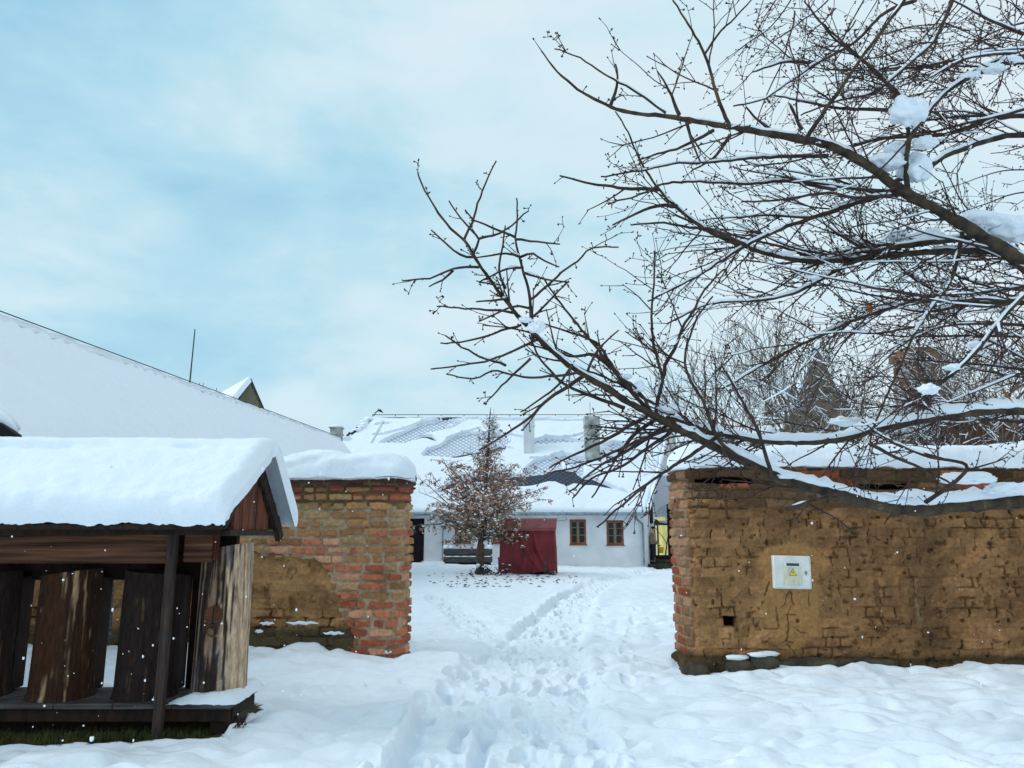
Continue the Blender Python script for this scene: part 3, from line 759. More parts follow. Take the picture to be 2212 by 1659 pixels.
Th = Th + (TH[None, :] > .01) * (.03 * fbm(SX * 1.1, TT * 2.2, 61, 4) + .008 * np.sin(TT * 21 + 1.5 * fbm(SX, TT, 5, 2)) * (TT < 1) + .022 * sm(.5, .1, TT) * fbm(SX * 7, TT * 11, 62, 4) + .010 * fbm(SX * 9, TT * 12, 63, 4)) * endr
hollow = np.exp(-((TT - .86) / .035) ** 2) * sm(-.3, .4, fbm(SX * 2.2, SX * 0, 14, 3)) * .045
Th = Th - hollow * endr
rimn = .03 * fbm(SX * 4, TT * 0, 88, 4) + .018 * fbm(SX * 17, TT * 0, 89, 3)
bx = (SX - XL) / (XR - XL)
SXX = SX - frontbite * sm(.93, 1, bx) * 1.0
drop = (TH[None, :] < .001) * (rimn - .0)
mg = grid_obj('snow_cover', SXX, Yp[None, :] + NYp[None, :] * Th, Zp[None, :] + NZp[None, :] * Th + .012 + drop, SNOW, flip=True)
rel(mg, rf)
# end face of the snow, closing against the roof boards
E0 = np.stack([SXX[-1], Yp + NYp * Th[-1], Zp + NZp * Th[-1] + .012 + drop[-1]], -1)
mb = MB()
for i in range(len(Yp) - 1):
    a, b = E0[i], E0[i + 1]
    mb.quad(a, b, (b[0] - .02, Yp[i + 1], Zp[i + 1] - .004), (a[0] - .02, Yp[i], Zp[i] - .004))
rel(mb.build('snow_edge', SNOW, smooth=True), rf)

M_LOG = mat_attr('log_wood', rough=.85, bump=.8, bscale=11, bdist=.02, var=.5, vscale=8, stretch=(4, 4, 1.1))
def log_hive(label, x, y, r0, r1, h, seed, style, z0=.2, tilt=0):
    t = thing('log_hive', label, 'log hive', (x, y, z0), 0, 'log hives standing in a row in the wooden shelter')
    t.rotation_euler = (0, tilt, 0)
    na, nz = 128, 110
    a = np.linspace(0, 2 * math.pi, na); z = np.linspace(0, 1, nz)
    A, Z = np.meshgrid(a, z)
    ca, sa = np.cos(A), np.sin(A)
    q = seed * 3.7
    per = lambda f, g, s_: fbm(ca * f + q, sa * f + Z * g + q, s_, 4)
    rad = (r0 + (r1 - r0) * Z ** .8) * (1 + .035 * per(1.2, .3, seed) + .018 * per(5, .5, seed + 3)) + .008 * per(14, 1.0, seed + 5)
    rad = rad + .012 * np.abs(per(9, .7, seed + 8))
    rad = rad * (1 + .06 * sm(.06, 0, Z))
    top = h * (1 + .03 * ca * (1 if seed % 2 else -.6))
    ZZ = Z * top
    streak = per(6, 1.3, seed + 20); s2 = per(2.4, 1.4, seed + 21); s3 = per(11, 3.2, seed + 22) + .35 * per(26, 5, seed + 23)
    if style == 'mid':
        light = sm(.05, .30, streak + .6 * s3) * sm(-.25, .2, s2)
        c = C(60, 38, 26) * (1 - light[..., None]) + C(182, 148, 114) * light[..., None]
        rust = sm(0, .4, s2 * -1)[..., None] * .7
        c = c * (1 - rust * .6) + C(84, 46, 22) * rust * .6
    elif style == 'dark':
        light = sm(.12, .4, streak + .6 * s3) * sm(-.1, .35, s2)
        c = C(46, 33, 31) * (1 - light[..., None]) + C(128, 98, 66) * light[..., None]
    else:
        A2 = np.where(A < 1.2, A + 2 * math.pi, A)
        side = sm(5.05, 5.35, A2 + .75 * s3 + .5 * s2)     # debarked right-hand side
        front = sm(.0, .25, streak + .3 * s3)
        c = C(52, 40, 36) * (1 - front[..., None]) + C(152, 124, 102) * front[..., None]
        pale = C(198, 170, 142) * (.6 + .8 * (.5 + .5 * s3[..., None]))
        side = side * (1 - .75 * sm(.15, .5, s3 + .3 * streak))
        c = c * (1 - side[..., None]) + pale * side[..., None]
        blot = sm(.25, .5, per(2.2, 3, seed + 30))[..., None]
        c = c * (1 - .55 * blot) + C(92, 92, 104) * .55 * blot
    c = c * .9
    grid_obj('log_body', ca * rad, sa * rad, ZZ, M_LOG, t, colr=np.broadcast_to(c, A.shape + (3,)))
    mb = MB(); k = na - 1
    ctr = (0, 0, float(top.mean()) - .004)
    mb.v = [ctr] + [(float(ca[-1, i] * rad[-1, i]), float(sa[-1, i] * rad[-1, i]), float(ZZ[-1, i])) for i in range(k)]
    mb.f = [(0, 1 + i, 1 + (i + 1) % k) for i in range(k)]
    mb.build('log_top', M_GREYW, t)
    return t, r0
def rear_box(t, w, h):
    mb = MB(); mb.bbox((.0, .10, .02), (w, .30, h), .01); mb.build('back_door', M_DARK, t)
h1, _ = log_hive('dark log hive cut by the left edge of the photograph', -4.70, 7.12, .26, .25, 1.03, 3, 'dark')
rear_box(h1, .24, 1.0)
h2, _ = log_hive('brown log hive with pale torn bark streaks, second from the left edge', -3.93, 7.08, .255, .235, 1.05, 5, 'mid')
rear_box(h2, .22, 1.0)
h3, _ = log_hive('nearly black log hive standing just left of the front post', -3.20, 7.10, .25, .235, 1.05, 8, 'dark')
rear_box(h3, .22, 1.02)
h4, _ = log_hive('tallest log hive, debarked and pale on its right side, at the shelter corner', -2.555, 7.08, .228, .215, 1.27, 9, 'pale')
# carved entrance block on the tall hive
M_CARVE = mat_noise('carved_wood', lin(58, 32, 20), lin(98, 62, 40), 8, bump=.5, bscale=20)
mb = MB()
outl = []
for k in range(22):
    a = 2 * math.pi * k / 22
    outl.append((math.cos(a) * .075 * (1 + .22 * math.sin(a)), -.262, .68 + math.sin(a) * .10))
cb = Vector((0.0, 0, 0))
mb.prism([(x, -.225, z) for x, _, z in outl], (0, -.022, 0)); cv = mb.build('entrance_block', M_CARVE, h4)
mb = MB(); mb.tube([(math.cos(2 * math.pi * k / 16) * .045, -.250, .575 + math.sin(2 * math.pi * k / 16) * .045) for k in range(17)], .009, 6); mb.build('carved_ring', M_CARVE, cv)
mb = MB(); mb.bbox((-.02, -.254, .600), (.02, -.244, .635), .004); mb.build('flight_hole', M_BLACK, cv)
mb = MB(); mb.bbox((-.004, -.2515, .63), (.004, -.2475, .77), .001); mb.build('carved_groove', M_BLACK, cv)
mb = MB(); mb.tube([(math.cos(2 * math.pi * k / 12) * .026 - .06, -.288, .29 + math.sin(2 * math.pi * k / 12) * .026) for k in range(13)], .007, 6); mb.build('knot', M_CARVE, h2)
# thin stake leaning on the wall behind the hives
a = P(237, 1386, 10.35); b = P(243, 1258, 10.42)
mb = MB(); mb.tube([a, b, b + (b - a) * .5], [.022, .018, .015], 7); o = mb.build('wooden_stake', M_GREYW); tag(o, 'thin grey stake leaning on the brick wall, seen between the log hives', 'stake')
# grass and moss that the snow has not covered, under the shelter
rg = random.Random(3); mb = MB()
for i in range(5200):
    x = rg.uniform(-5.6, -2.5); y = 6.42 + .28 * max(0, min(1, (x + 3.9) / 1.5)) + rg.random() ** 1.6 * .42
    if soil_mask(np.array([[x]]), np.array([[y]]))[0, 0] < .5: continue
    z = -.055; L = rg.uniform(.02, .075); a = rg.uniform(0, 6.3); ln = rg.uniform(.2, .9)
    dx, dy = math.cos(a), math.sin(a); w_ = .0035
    tip = (x + dx * L * ln, y + dy * L * ln, z + L)
    mb.add([(x - dy * w_, y + dx * w_, z), (x + dy * w_, y - dx * w_, z), tip], [(0, 1, 2)])
M_GRASS = mat_noise('winter_grass', lin(44, 52, 24), lin(92, 92, 46), 9, bump=0, c3=lin(120, 104, 66))
o = mb.build('winter_grass', M_GRASS); tag(o, 'low mossy winter grass left bare under the shelter', 'grass', kind='stuff')
# little dark-leaved sprig by the platform corner
p = P(517, 1545, 6.75)
sp_ = thing('dry_sprig', 'small dark-leaved sprig poking out of the snow at the shelter corner', 'sprig', (p.x, p.y, gh(p.x, p.y)))
mb = MB(); stems = []
for k in range(5):
    q = Vector((0.02 * k - .05, 0, 0)); e = q + Vector((rg.uniform(-.05, .10), rg.uniform(-.03, .03), rg.uniform(.04, .09))); stems.append((q, e)); mb.tube([q, q.lerp(e, .5) + Vector((.01, 0, .01)), e], .003, 5)
mb.build('stem', M_TWIG, sp_)
M_DLEAF = mat_noise('dark_leaf', lin(46, 20, 26), lin(78, 40, 40), 14, bump=.1)
def leaf(mb, p, L, W, rg, droop=0.5, curl=.25):
    d = Vector((rg.gauss(0, 1), rg.gauss(0, 1), rg.gauss(0, .5) - droop)).normalized(); s = d.orthogonal().normalized()
    s.rotate(Matrix.Rotation(rg.random() * 6.3, 3, d)); n = d.cross(s)
    p = Vector(p)
    mb.add([p, p + d * L * .45 + s * W + n * W * curl, p + d * L, p + d * L * .45 - s * W + n * W * curl, p + d * L * .5 - n * W * curl], [(0, 1, 4), (1, 2, 4), (2, 3, 4), (3, 0, 4)])
mb = MB()
for q, e in stems:
    for k in range(3): leaf(mb, q.lerp(e, .4 + .3 * k), .035, .014, rg, 0)
mb.build('leaves', M_DLEAF, sp_)

# ------------------------------------------------------------ long barn roof behind the left wall
A0 = Vector((-9.75, 5.5, 5.5)); A1 = P(733, 955, 34.0)
A0 = Vector((A1.x - (34 - 5.5) * .0772, 5.5, A1.z - .36))
off = Vector((2.45, -.15, -2.95))
bn = thing('barn', 'long barn whose huge smooth snow roof slopes up behind the brick wall', 'barn', (A0.x, 20, 0))
nS, nT = 520, 90
s_ = np.linspace(0, 1, nS)[:, None]; t_ = np.linspace(0, 1.0, nT)[None, :]
bx_ = A0.x + (A1.x - A0.x) * s_ + off.x * t_; by_ = A0.y + (A1.y - A0.y) * s_ + off.y * t_ + 0 * t_; bz_ = A0.z + (A1.z - A0.z) * s_ + off.z * t_
sag = .05 * fbm(s_ * 9, 0 * s_, 7, 3)
pan = .040 * np.sin(by_ * 2 * math.pi / .42 + .8 * fbm(by_, t_ * 3, 2, 2)) * (.5 + .9 * fbm(by_ * .5, t_ * 5, 12, 3)) + .012 * fbm(by_ * 3.4, t_ * 1.5, 112, 3) 
hgt = .16 + sag + pan + .035 * fbm(by_ * .8, t_ * 3, 3, 4) + .018 * fbm(by_ * 4, t_ * 10, 13, 4) + .012 * np.abs(np.sin(t_ * 60)) * fbm(by_ * .6, t_ * 3, 15, 2) - .12 * np.exp(-((by_ - 12.2 - 1.6 * t_) / .35) ** 2) * sm(.2, .35, t_) * sm(.55, .4, t_)
rimt = np.sqrt(np.clip(1 - (1 - np.clip(t_ / .025, 0, 1)) ** 2, 0, 1)); rimb = np.sqrt(np.clip(1 - (1 - np.clip((1 - t_) / .04, 0, 1)) ** 2, 0, 1))
rime = np.sqrt(np.clip(1 - (1 - np.clip((1 - s_) / .006, 0, 1)) ** 2, 0, 1))
hh = hgt * (.55 + .45 * rimt) * rimb * rime
nrm = Vector((2.95, 0, 2.45)).normalized()
brf = MB()
e0, e1 = A0 + off, A1 + off
back = Vector((-2.45, 0, -2.95))
brf.prism([A0, A1, e1, e0], (-.06, 0, -.1)); brf.prism([A0, A0 + back, A1 + back, A1], (.06, 0, -.1))
M_SLATE0 = mat_noise('old_slate', lin(66, 72, 82), lin(90, 96, 106), 6, bump=.3)
brf = rel(brf.build('roof', M_SLATE0), bn)
rel(grid_obj('snow_cover', bx_ + nrm.x * hh, by_ + 0 * hh, bz_ + nrm.z * hh + 0, SNOWF, flip=True), brf)
mb = MB()
ridge = [A0.lerp(A1, i / 90) + Vector((-.03, 0, .13 + .02 * math.sin(i * 1.7))) for i in range(91)]
mb.tube(ridge, [.11 + .012 * math.sin(i * 2.3) for i in range(91)], 8); rel(mb.build('ridge_snow', SNOWF, smooth=True), brf)
mb = MB(); mb.tube([A0.lerp(A1, f) + Vector((.10, -.03, .235 - .01 * k)) for k, f in enumerate((.0, .25, .5, .75, .93, 1.0))], .012, 5); rel(mb.build('lightning_wire', M_IRON), brf)
mb = MB()
pts = [e0 + Vector((-.35, 0, 0)), e1 + Vector((-.35, -.35, 0))]
mb.box((0, 0, 0), (1, 1, 1), Matrix.Translation((0, 0, 0)) @ Matrix(((pts[1].x - pts[0].x, -.3, 0, pts[0].x), (pts[1].y - pts[0].y, 0, 0, pts[0].y), (0, 0, e0.z + .1, -.1), (0, 0, 0, 1))))
rel(mb.build('wall', M_PLASTER), bn)
mb = MB(); mb.poly([A1 + off + Vector((-.3, -.3, -.1)), A1 + Vector((0, -.3, -.12)), A1 + back + Vector((.3, -.3, 0)), Vector((A1.x + back.x + .3, A1.y - .3, 0)), Vector((A1.x + off.x - .3, A1.y - .3, 0))]); rel(mb.build('gable_wall', M_PLASTER), bn)
a = P(408, 826, 20.4)
f = (a.y - A0.y) / (A1.y - A0.y); a = A0.lerp(A1, f) + Vector((0, 0, -.1)); 
tp = P(417, 711, a.y)
mb = MB(); mb.tube([a, Vector((a.x + .03, a.y, tp.z))], [.022, .014], 6); rel(mb.build('lightning_rod', M_IRON), bn)
# small dark-mouthed snowy roof edge peeping in at the left border
lean = thing('lean_to_roof', 'snow-heaped corner of a dark lean-to roof at the left edge above the shelter', 'roof', P(-30, 915, 9.2))
mb = MB(); c0 = P(-160, 880, 9.2)
mb.prism([P(-200, 870, 9.2), P(-3, 912, 9.2), P(34, 938, 9.2), P(34, 960, 9.2), P(-200, 960, 9.2)], (0, .12, 0)); rel(mb.build('roof_edge', M_BLACK), lean)
mb = MB(); pl = [(-200, 858), (-60, 880), (-10, 897), (16, 914), (36, 934)]
mb.tube([P(u, v, 9.35) for u, v in pl], [.12, .11, .09, .075, .03], 8, jit=.2); mb.tube([P(u + 4, v - 6, 9.75) for u, v in pl], [.14, .13, .11, .08, .03], 8, jit=.2)
rel(mb.build('snow_cover', SNOW, smooth=True), lean)

# ------------------------------------------------------------ gabled house behind the barn
gbx = P(543, 826, 45)
gb = thing('gabled_house', 'distant house with a dark olive gable peeping over the barn roof', 'house', (gbx.x, gbx.y, 0))
La = P(543 - 46 * 3.2, 826 + 60 * 3.2, 46); Ra = P(543 + 28 * 3.2, 826 + 68 * 3.2, 45.5)
bk = P(405, 837, 60) - gbx; bk.z = 0
mb = MB(); mb.prism([gbx, La, Vector((La.x, La.y, 0)), Vector((Ra.x, Ra.y, 0)), Ra], bk)
rel(mb.build('wall', mat_noise('olive_gable', lin(92, 90, 72), lin(112, 108, 88), 1.5, bump=.2)), gb)
mb = MB(); up = Vector((-.15, -.12, .22))
mb.prism([gbx + Vector((0.05, -.12, .02)), La + Vector((-.2, -.12, 0)), La + Vector((-.2, -.12, 0)) + up * 1.4, gbx + up * 1.5 + Vector((.15, 0, 0))], bk)
rel(mb.build('roof_snow', SNOWF), gb)
mb = MB(); mb.prism([gbx + Vector((0, -.1, .0)), Ra + Vector((0.1, -.1, 0)), Ra + Vector((.22, -.1, .06)), gbx + Vector((.02, -.1, .22))], bk); rel(mb.build('roof', M_IRON), gb)
for (u, v) in ((425, 835), (433, 836), (462, 846)):
    q = P(u + 4, v + 3, 50); mb = MB(); mb.tube([q, q + Vector((.05, 0, .35))], .02, 5); rel(mb.build('snow_guard', M_IRON), gb)
# ------------------------------------------------------------ white farmhouse across the yard
YF = 36.8
HX0, HX1 = -12.0, P(1393, 1160, YF).x
SD = Vector((.72, 1.5, 0)).normalized()      # direction of the skewed right-hand end wall
ZEV, ZRD, YR = 2.66, 7.62, 41.5
fh = thing('farmhouse', 'long low white farmhouse with snow on its slate roof across the yard', 'house', (0, YF, 0))
def wall_boxes(x0, x1, y0, y1, z0, z1, holes):
    """front wall slab with real openings"""
    mb = MB(); xs_ = sorted({x0, x1} | {h[0] for h in holes} | {h[1] for h in holes}); zs_ = sorted({z0, z1} | {h[2] for h in holes} | {h[3] for h in holes})
    for a, b in zip(xs_, xs_[1:]):
        for c, d in zip(zs_, zs_[1:]):
            cx, cz = (a + b) / 2, (c + d) / 2
            if any(h[0] < cx < h[1] and h[2] < cz < h[3] for h in holes): continue
            mb.quad((a, y0, c), (b, y0, c), (b, y0, d), (a, y0, d))
    for h in holes:
        a, b, c, d = h
        mb.quad((a, y0, c), (a, y1, c), (a, y1, d), (a, y0, d)); mb.quad((b, y0, c), (b, y0, d), (b, y1, d), (b, y1, c))
        mb.quad((a, y0, c), (b, y0, c), (b, y1, c), (a, y1, c)); mb.quad((a, y0, d), (a, y1, d), (b, y1, d), (b, y0, d))
    return mb
wins = []
for uc, v0, v1, hw_ in ((999.5, 1122, 1173, 17), (1082, 1122, 1173, 17), (1160, 1122, 1174, 17), (1248.5, 1122, 1176, 17), (1328.5, 1124, 1177, 17.5)):
    a = P(uc - hw_, v1, YF); b = P(uc + hw_, v0, YF); wins.append((a.x, b.x, a.z, b.z))
da = P(862, 1216, YF); db = P(917, 1120, YF); door = (da.x, db.x, .05, db.z)
mb = wall_boxes(HX0, HX1, YF, YF + .22, -.2, ZEV, [w_ for w_ in wins] + [door])
# skewed end wall, gable shaped, and back
c1 = Vector((HX1, YF, 0)); c2 = c1 + SD * ((YR - YF) / SD.y); c3 = c1 + SD * ((46.2 - YF) / SD.y)
# tall slit in the end wall is a proud black panel painting the opening's darkness, built below
# the ground floor end wall stops at the gateway; above it the gable oversails the passage
cg = c1 + SD * ((38.32 - YF) / SD.y); ZG = 4.25
def eavz(y): return ZEV + (ZRD - .12 - ZEV) * (1 - abs(y - YR) / (YR - YF))
mb.poly([c1 + Vector((0, 0, -.2)), cg + Vector((0, 0, -.2)), cg + Vector((0, 0, eavz(38.32))), c1 + Vector((0, 0, ZEV))])
mb.poly([cg + Vector((0, 0, ZG)), c1 + SD * ((45.1 - YF) / SD.y) + Vector((0, 0, ZG - .3)), c2 + Vector((0, 0, ZRD - .12)), cg + Vector((0, 0, eavz(38.32)))])
mb.quad((cg.x, cg.y, -.2), (cg.x, 46.2, -.2), (cg.x, 46.2, ZG), (cg.x, cg.y, ZG)); mb.poly([(cg.x, cg.y, ZG), (cg.x, 46.2, ZG), (c3.x, 46.2, ZG - .4)])
mb.quad((cg.x, 46.2, -.2), (HX0, 46.2, -.2), (HX0, 46.2, ZEV), (cg.x, 46.2, ZEV)); mb.quad((HX0, 46.2, -.2), (HX0, YF, -.2), (HX0, YF, ZEV), (HX0, 46.2, ZEV))
rel(mb.build('wall', M_PLASTER), fh)
mb = MB(); mb.box((HX0 + .05, YF + .6, -.2), (HX1 - .1, YF + .65, 2.6)); rel(mb.build('room_back', M_BLACK), fh)
for i, (x0, x1, z0, z1) in enumerate(wins):
    wd = thing('window', None, None); wd.parent = fh; wd.location = ((x0 + x1) / 2, 0, z0); W = (x1 - x0) / 2; H = z1 - z0
    # arched outer frame, a touch proud of the plaster
    fb = MB(); y0, y1 = -.02, .07; fw = .065
    rise = .06
    def arc(w_, h_, n=8): return [(-w_ + 2 * w_ * k / n, h_ + rise * (1 - (2 * k / n - 1) ** 2)) for k in range(n + 1)]
    o_ = [(-W, 0)] + arc(W, H - rise) + [(W, 0)]; i_ = [(-W + fw, fw)] + arc(W - fw, H - rise - fw) + [(W - fw, fw)]
    n_ = len(o_)
    vs = [(x, y0, z) for x, z in o_] + [(x, y0, z) for x, z in i_] + [(x, y1, z) for x, z in o_] + [(x, y1, z) for x, z in i_]
    fs_ = []
    for k in range(n_):
        k2 = (k + 1) % n_
        fs_ += [(k, k2, n_ + k2, n_ + k), (k, 2 * n_ + k, 2 * n_ + k2, k2), (n_ + k, n_ + k2, 3 * n_ + k2, 3 * n_ + k)]
    fb.add(vs, fs_); fb.build('frame', M_FRAME, wd)
    sb = MB()
    sb.box((-.035, .0, fw), (.035, .06, H - fw))
    for sgn in (-1, 1):
        xa, xb = (sgn * .036, sgn * (W - fw - .001)); xa, xb = min(xa, xb), max(xa, xb)
        sb.box((xa, .02, fw + .001), (xa + .03, .05, H - fw - .02)); sb.box((xb - .03, .02, fw + .001), (xb, .05, H - fw - .02))
        for zz in (fw + .002, H * .36, H * .66, H - fw - .05): sb.box((xa + .031, .022, zz), (xb - .031, .048, zz + .032))
    sb.build('sash', M_WFRAME, wd)
    gl = MB(); gl.quad((-W + fw, .035, fw), (W - fw, .035, fw), (W - fw, .035, H - fw), (-W + fw, .035, H - fw)); gl.build('pane', M_GLASS, wd)
    sl_ = MB(); sl_.box((-W - .04, -.06, -.045), (W + .04, .08, -.002)); sl_.build('sill', M_FRAME, wd)
    if i in (3, 4):
        cu = MB(); cu.box((.08, .075, .1), (W - fw - .04, .08, H * (.6 if i == 3 else .86))); cu.build('curtain', M_PLASTER2, wd)
mb = MB(); mb.box((door[0] + .02, YF + .1, door[2]), (door[1] - .02, YF + .16, door[3] - .02)); dr_ = rel(mb.build('door', M_BLACK), fh)
mb = MB(); mb.box((door[1] - .075, YF - .01, door[2]), (door[1] - .001, YF + .09, door[3] - .001)); rel(mb.build('door_frame', M_DARK), dr_)
# roof plane helpers
def roofp(s, t):
    """s 0..1 from hip to right verge, t 0..1 from eave to ridge"""
    ye, yr = YF - .45, YR
    zl = ZEV - .18
    xl0, xl1 = HX0 - .4, P(805, 905, YR).x
    xr0 = HX1 + .10 - .25 * SD.x; xr1 = c2.x + .10
    x0 = xl0 + (xl1 - xl0) * t; x1 = xr0 + (xr1 - xr0) * t
    return x0 + (x1 - x0) * s, ye + (yr - ye) * t + 0 * s, zl + (ZRD - zl) * t + 0 * s
def c5(l): return [(1069.8 + .26455 * a, 850.3 + .26455 * b) for a, b in l]
def c4(l): return [(685.8 + .26455 * a, 850.3 + .26455 * b) for a, b in l]
BARE = [c5([(215, 745), (330, 690), (430, 645), (560, 625), (640, 640), (710, 690), (790, 700), (880, 740), (1020, 805), (830, 775), (640, 755), (590, 785), (500, 740), (430, 740), (300, 770), (100, 790), (0, 740), (60, 720)]),
        c5([(860, 470), (960, 460), (1060, 490), (1130, 400), (1200, 395), (1090, 470), (1040, 500), (950, 485)]),
        c5([(1150, 350), (1230, 345), (1400, 370), (1480, 385), (1330, 402), (1200, 385)]),
        c4([(560, 415), (700, 405), (880, 352), (940, 360), (1000, 410), (940, 400), (880, 380), (800, 395), (720, 425)]),
        c4([(870, 530), (1100, 515), (1260, 485), (1420, 455), (1520, 440), (1650, 480), (1560, 465), (1400, 495), (1250, 525), (1130, 545)]),
        c4([(900, 842), (1100, 735), (1300, 690), (1500, 690), (1866, 660), (1866, 745), (1600, 740), (1300, 745), (1100, 790)])]
DUST = [c5([(230, 745), (230, 640), (320, 560), (450, 535), (560, 500), (730, 545), (730, 640), (700, 690), (620, 612), (540, 560), (560, 630), (430, 650), (300, 705)]),
        c5([(320, 418), (420, 375), (560, 375), (735, 402), (735, 415), (550, 412), (420, 425), (330, 425)]),
        c5([(860, 440), (960, 400), (1060, 415), (1060, 490), (960, 460)]),
        c4([(505, 418), (600, 372), (850, 255), (1030, 222), (1200, 238), (1140, 268), (1030, 275), (1110, 300), (900, 340), (830, 362), (700, 420)]),
        c4([(850, 520), (900, 465), (1000, 440), (1060, 390), (1250, 330), (1480, 330), (1600, 400), (1500, 475), (1300, 480), (1100, 530), (870, 535)]),
        c4([(1700, 690), (1760, 610), (1866, 560), (1866, 700), (1760, 740)]),
        c4([(1750, 400), (1866, 370), (1866, 390), (1780, 420)]),
        c4([(200, 385), (420, 222), (450, 240), (240, 392)])]
nS, nT = 620, 230
Sg, Tg = np.meshgrid(np.linspace(0, 1, nS), np.linspace(0, 1, nT))
RX, RY, RZ = roofp(Sg, Tg)
RU, RV = proj(RX, RY, RZ)
nU = 6 * fbm(RX * .9, Tg * 7, 3, 3); nV = 2.6 * fbm(RX * 1.1, Tg * 9, 4, 3)
bare = np.zeros(RX.shape, bool); dust = np.zeros(RX.shape, bool)
for p_ in BARE: bare |= inpoly(RU + nU * .5, RV + nV, p_)
for p_ in DUST: dust |= inpoly(RU + nU * .5, RV + nV, p_)
rn_ = Vector((0, -(ZRD - ZEV + .18), YR - YF + .45)).normalized()
dustc = np.where((dust & ~bare)[..., None], 1.0, 0.0) * np.ones(3)
LSL = math.hypot(YR - YF + .45, ZRD - ZEV + .18)
m_, t_n, b_ = mat_new('slate_roof')
uvn = N(t_n, 'ShaderNodeUVMap'); sep = N(t_n, 'ShaderNodeSeparateXYZ'); t_n.links.new(uvn.outputs['UV'], sep.inputs[0])
def mth(op, a, b=None):
    n = N(t_n, 'ShaderNodeMath', operation=op)
    for i, v in enumerate((a, b)):
        if v is None: continue
        if isinstance(v, (int, float)): n.inputs[i].default_value = v
        else: t_n.links.new(v, n.inputs[i])
    return n.outputs[0]
pa = mth('MULTIPLY', sep.outputs['X'], 1 / .30); pb = mth('MULTIPLY', sep.outputs['Y'], 1 / .26)
d1 = mth('ABSOLUTE', mth('SUBTRACT', mth('FRACT', mth('ADD', pa, pb)), .5)); d2 = mth('ABSOLUTE', mth('SUBTRACT', mth('FRACT', mth('SUBTRACT', pa, pb)), .5))
ln_ = mth('GREATER_THAN', mth('MAXIMUM', d1, d2), .36)
at = N(t_n, 'ShaderNodeAttribute'); at.attribute_name = 'Col'
mxd = N(t_n, 'ShaderNodeMix', data_type='RGBA'); mxd.inputs['A'].default_value = (*lin(66, 76, 96), 1); mxd.inputs['B'].default_value = (*lin(224, 230, 238), 1); t_n.links.new(at.outputs['Fac'], mxd.inputs['Factor'])
mxl = N(t_n, 'ShaderNodeMix', data_type='RGBA'); mxl.inputs['A'].default_value = (*lin(28, 34, 46), 1); mxl.inputs['B'].default_value = (*lin(158, 174, 194), 1); t_n.links.new(at.outputs['Fac'], mxl.inputs['Factor'])
mxx = N(t_n, 'ShaderNodeMix', data_type='RGBA'); t_n.links.new(ln_, mxx.inputs['Factor']); t_n.links.new(mxd.outputs['Result'], mxx.inputs['A']); t_n.links.new(mxl.outputs['Result'], mxx.inputs['B'])
t_n.links.new(mxx.outputs['Result'], b_.inputs['Base Color']); b_.inputs['Roughness'].default_value = .6
bu = N(t_n, 'ShaderNodeBump'); bu.inputs['Strength'].default_value = .6; bu.inputs['Distance'].default_value = .03; bu.invert = True
t_n.links.new(ln_, bu.inputs['Height']); t_n.links.new(bu.outputs['Normal'], b_.inputs['Normal'])
M_SLATE = m_
rfo = rel(grid_obj('roof', RX, RY, RZ, M_SLATE, colr=dustc, uv=(RX, Tg * LSL)), fh)
# under-surface, hip and back slopes
mb = MB()
q = [Vector(roofp(a, b)) for a, b in ((0, 0), (1, 0), (1, 1), (0, 1))]
mb.prism([p_ + Vector((0, .02, -.03)) for p_ in q], (0, .08, -.10))
hb = Vector((HX0 - .4, 46.6, ZEV - .18)); vb = c3 + SD * .3 + Vector((.1, 0, ZEV - .18))
mb.poly([q[0], q[3], hb]); mb.poly([q[3], q[2], vb, hb])
rel(mb.build('roof_back', SNOWF), fh)
# snow over the slates, as a thick sheet with holes where it slid off
anyb = (bare | dust).astype(float)
k = np.array([1, 2, 3, 2, 1.]); k /= k.sum()
bl = anyb.copy()
for _ in range(1):
    bl = np.apply_along_axis(lambda r: np.convolve(r, k, 'same'), 1, bl); bl = np.apply_along_axis(lambda r: np.convolve(r, k, 'same'), 0, bl)
full = .17 + .05 * fbm(RX * .5, Tg * 4, 41, 3) + .015 * fbm(RX * 2.5, Tg * 16, 42, 3)
hs = full * sm(.62, .30, bl) - .05 * sm(.3, .62, bl)
er = np.sqrt(np.clip(1 - (1 - np.clip(Tg / .03, 0, 1)) ** 2, 0, 1)) * np.sqrt(np.clip(1 - (1 - np.clip((1 - Tg) / .012, 0, 1)) ** 2, 0, 1)) * np.sqrt(np.clip(1 - (1 - np.clip((1 - Sg) / .008, 0, 1)) ** 2, 0, 1))
hs = np.where(hs > 0, hs * (.1 + .9 * er), hs)
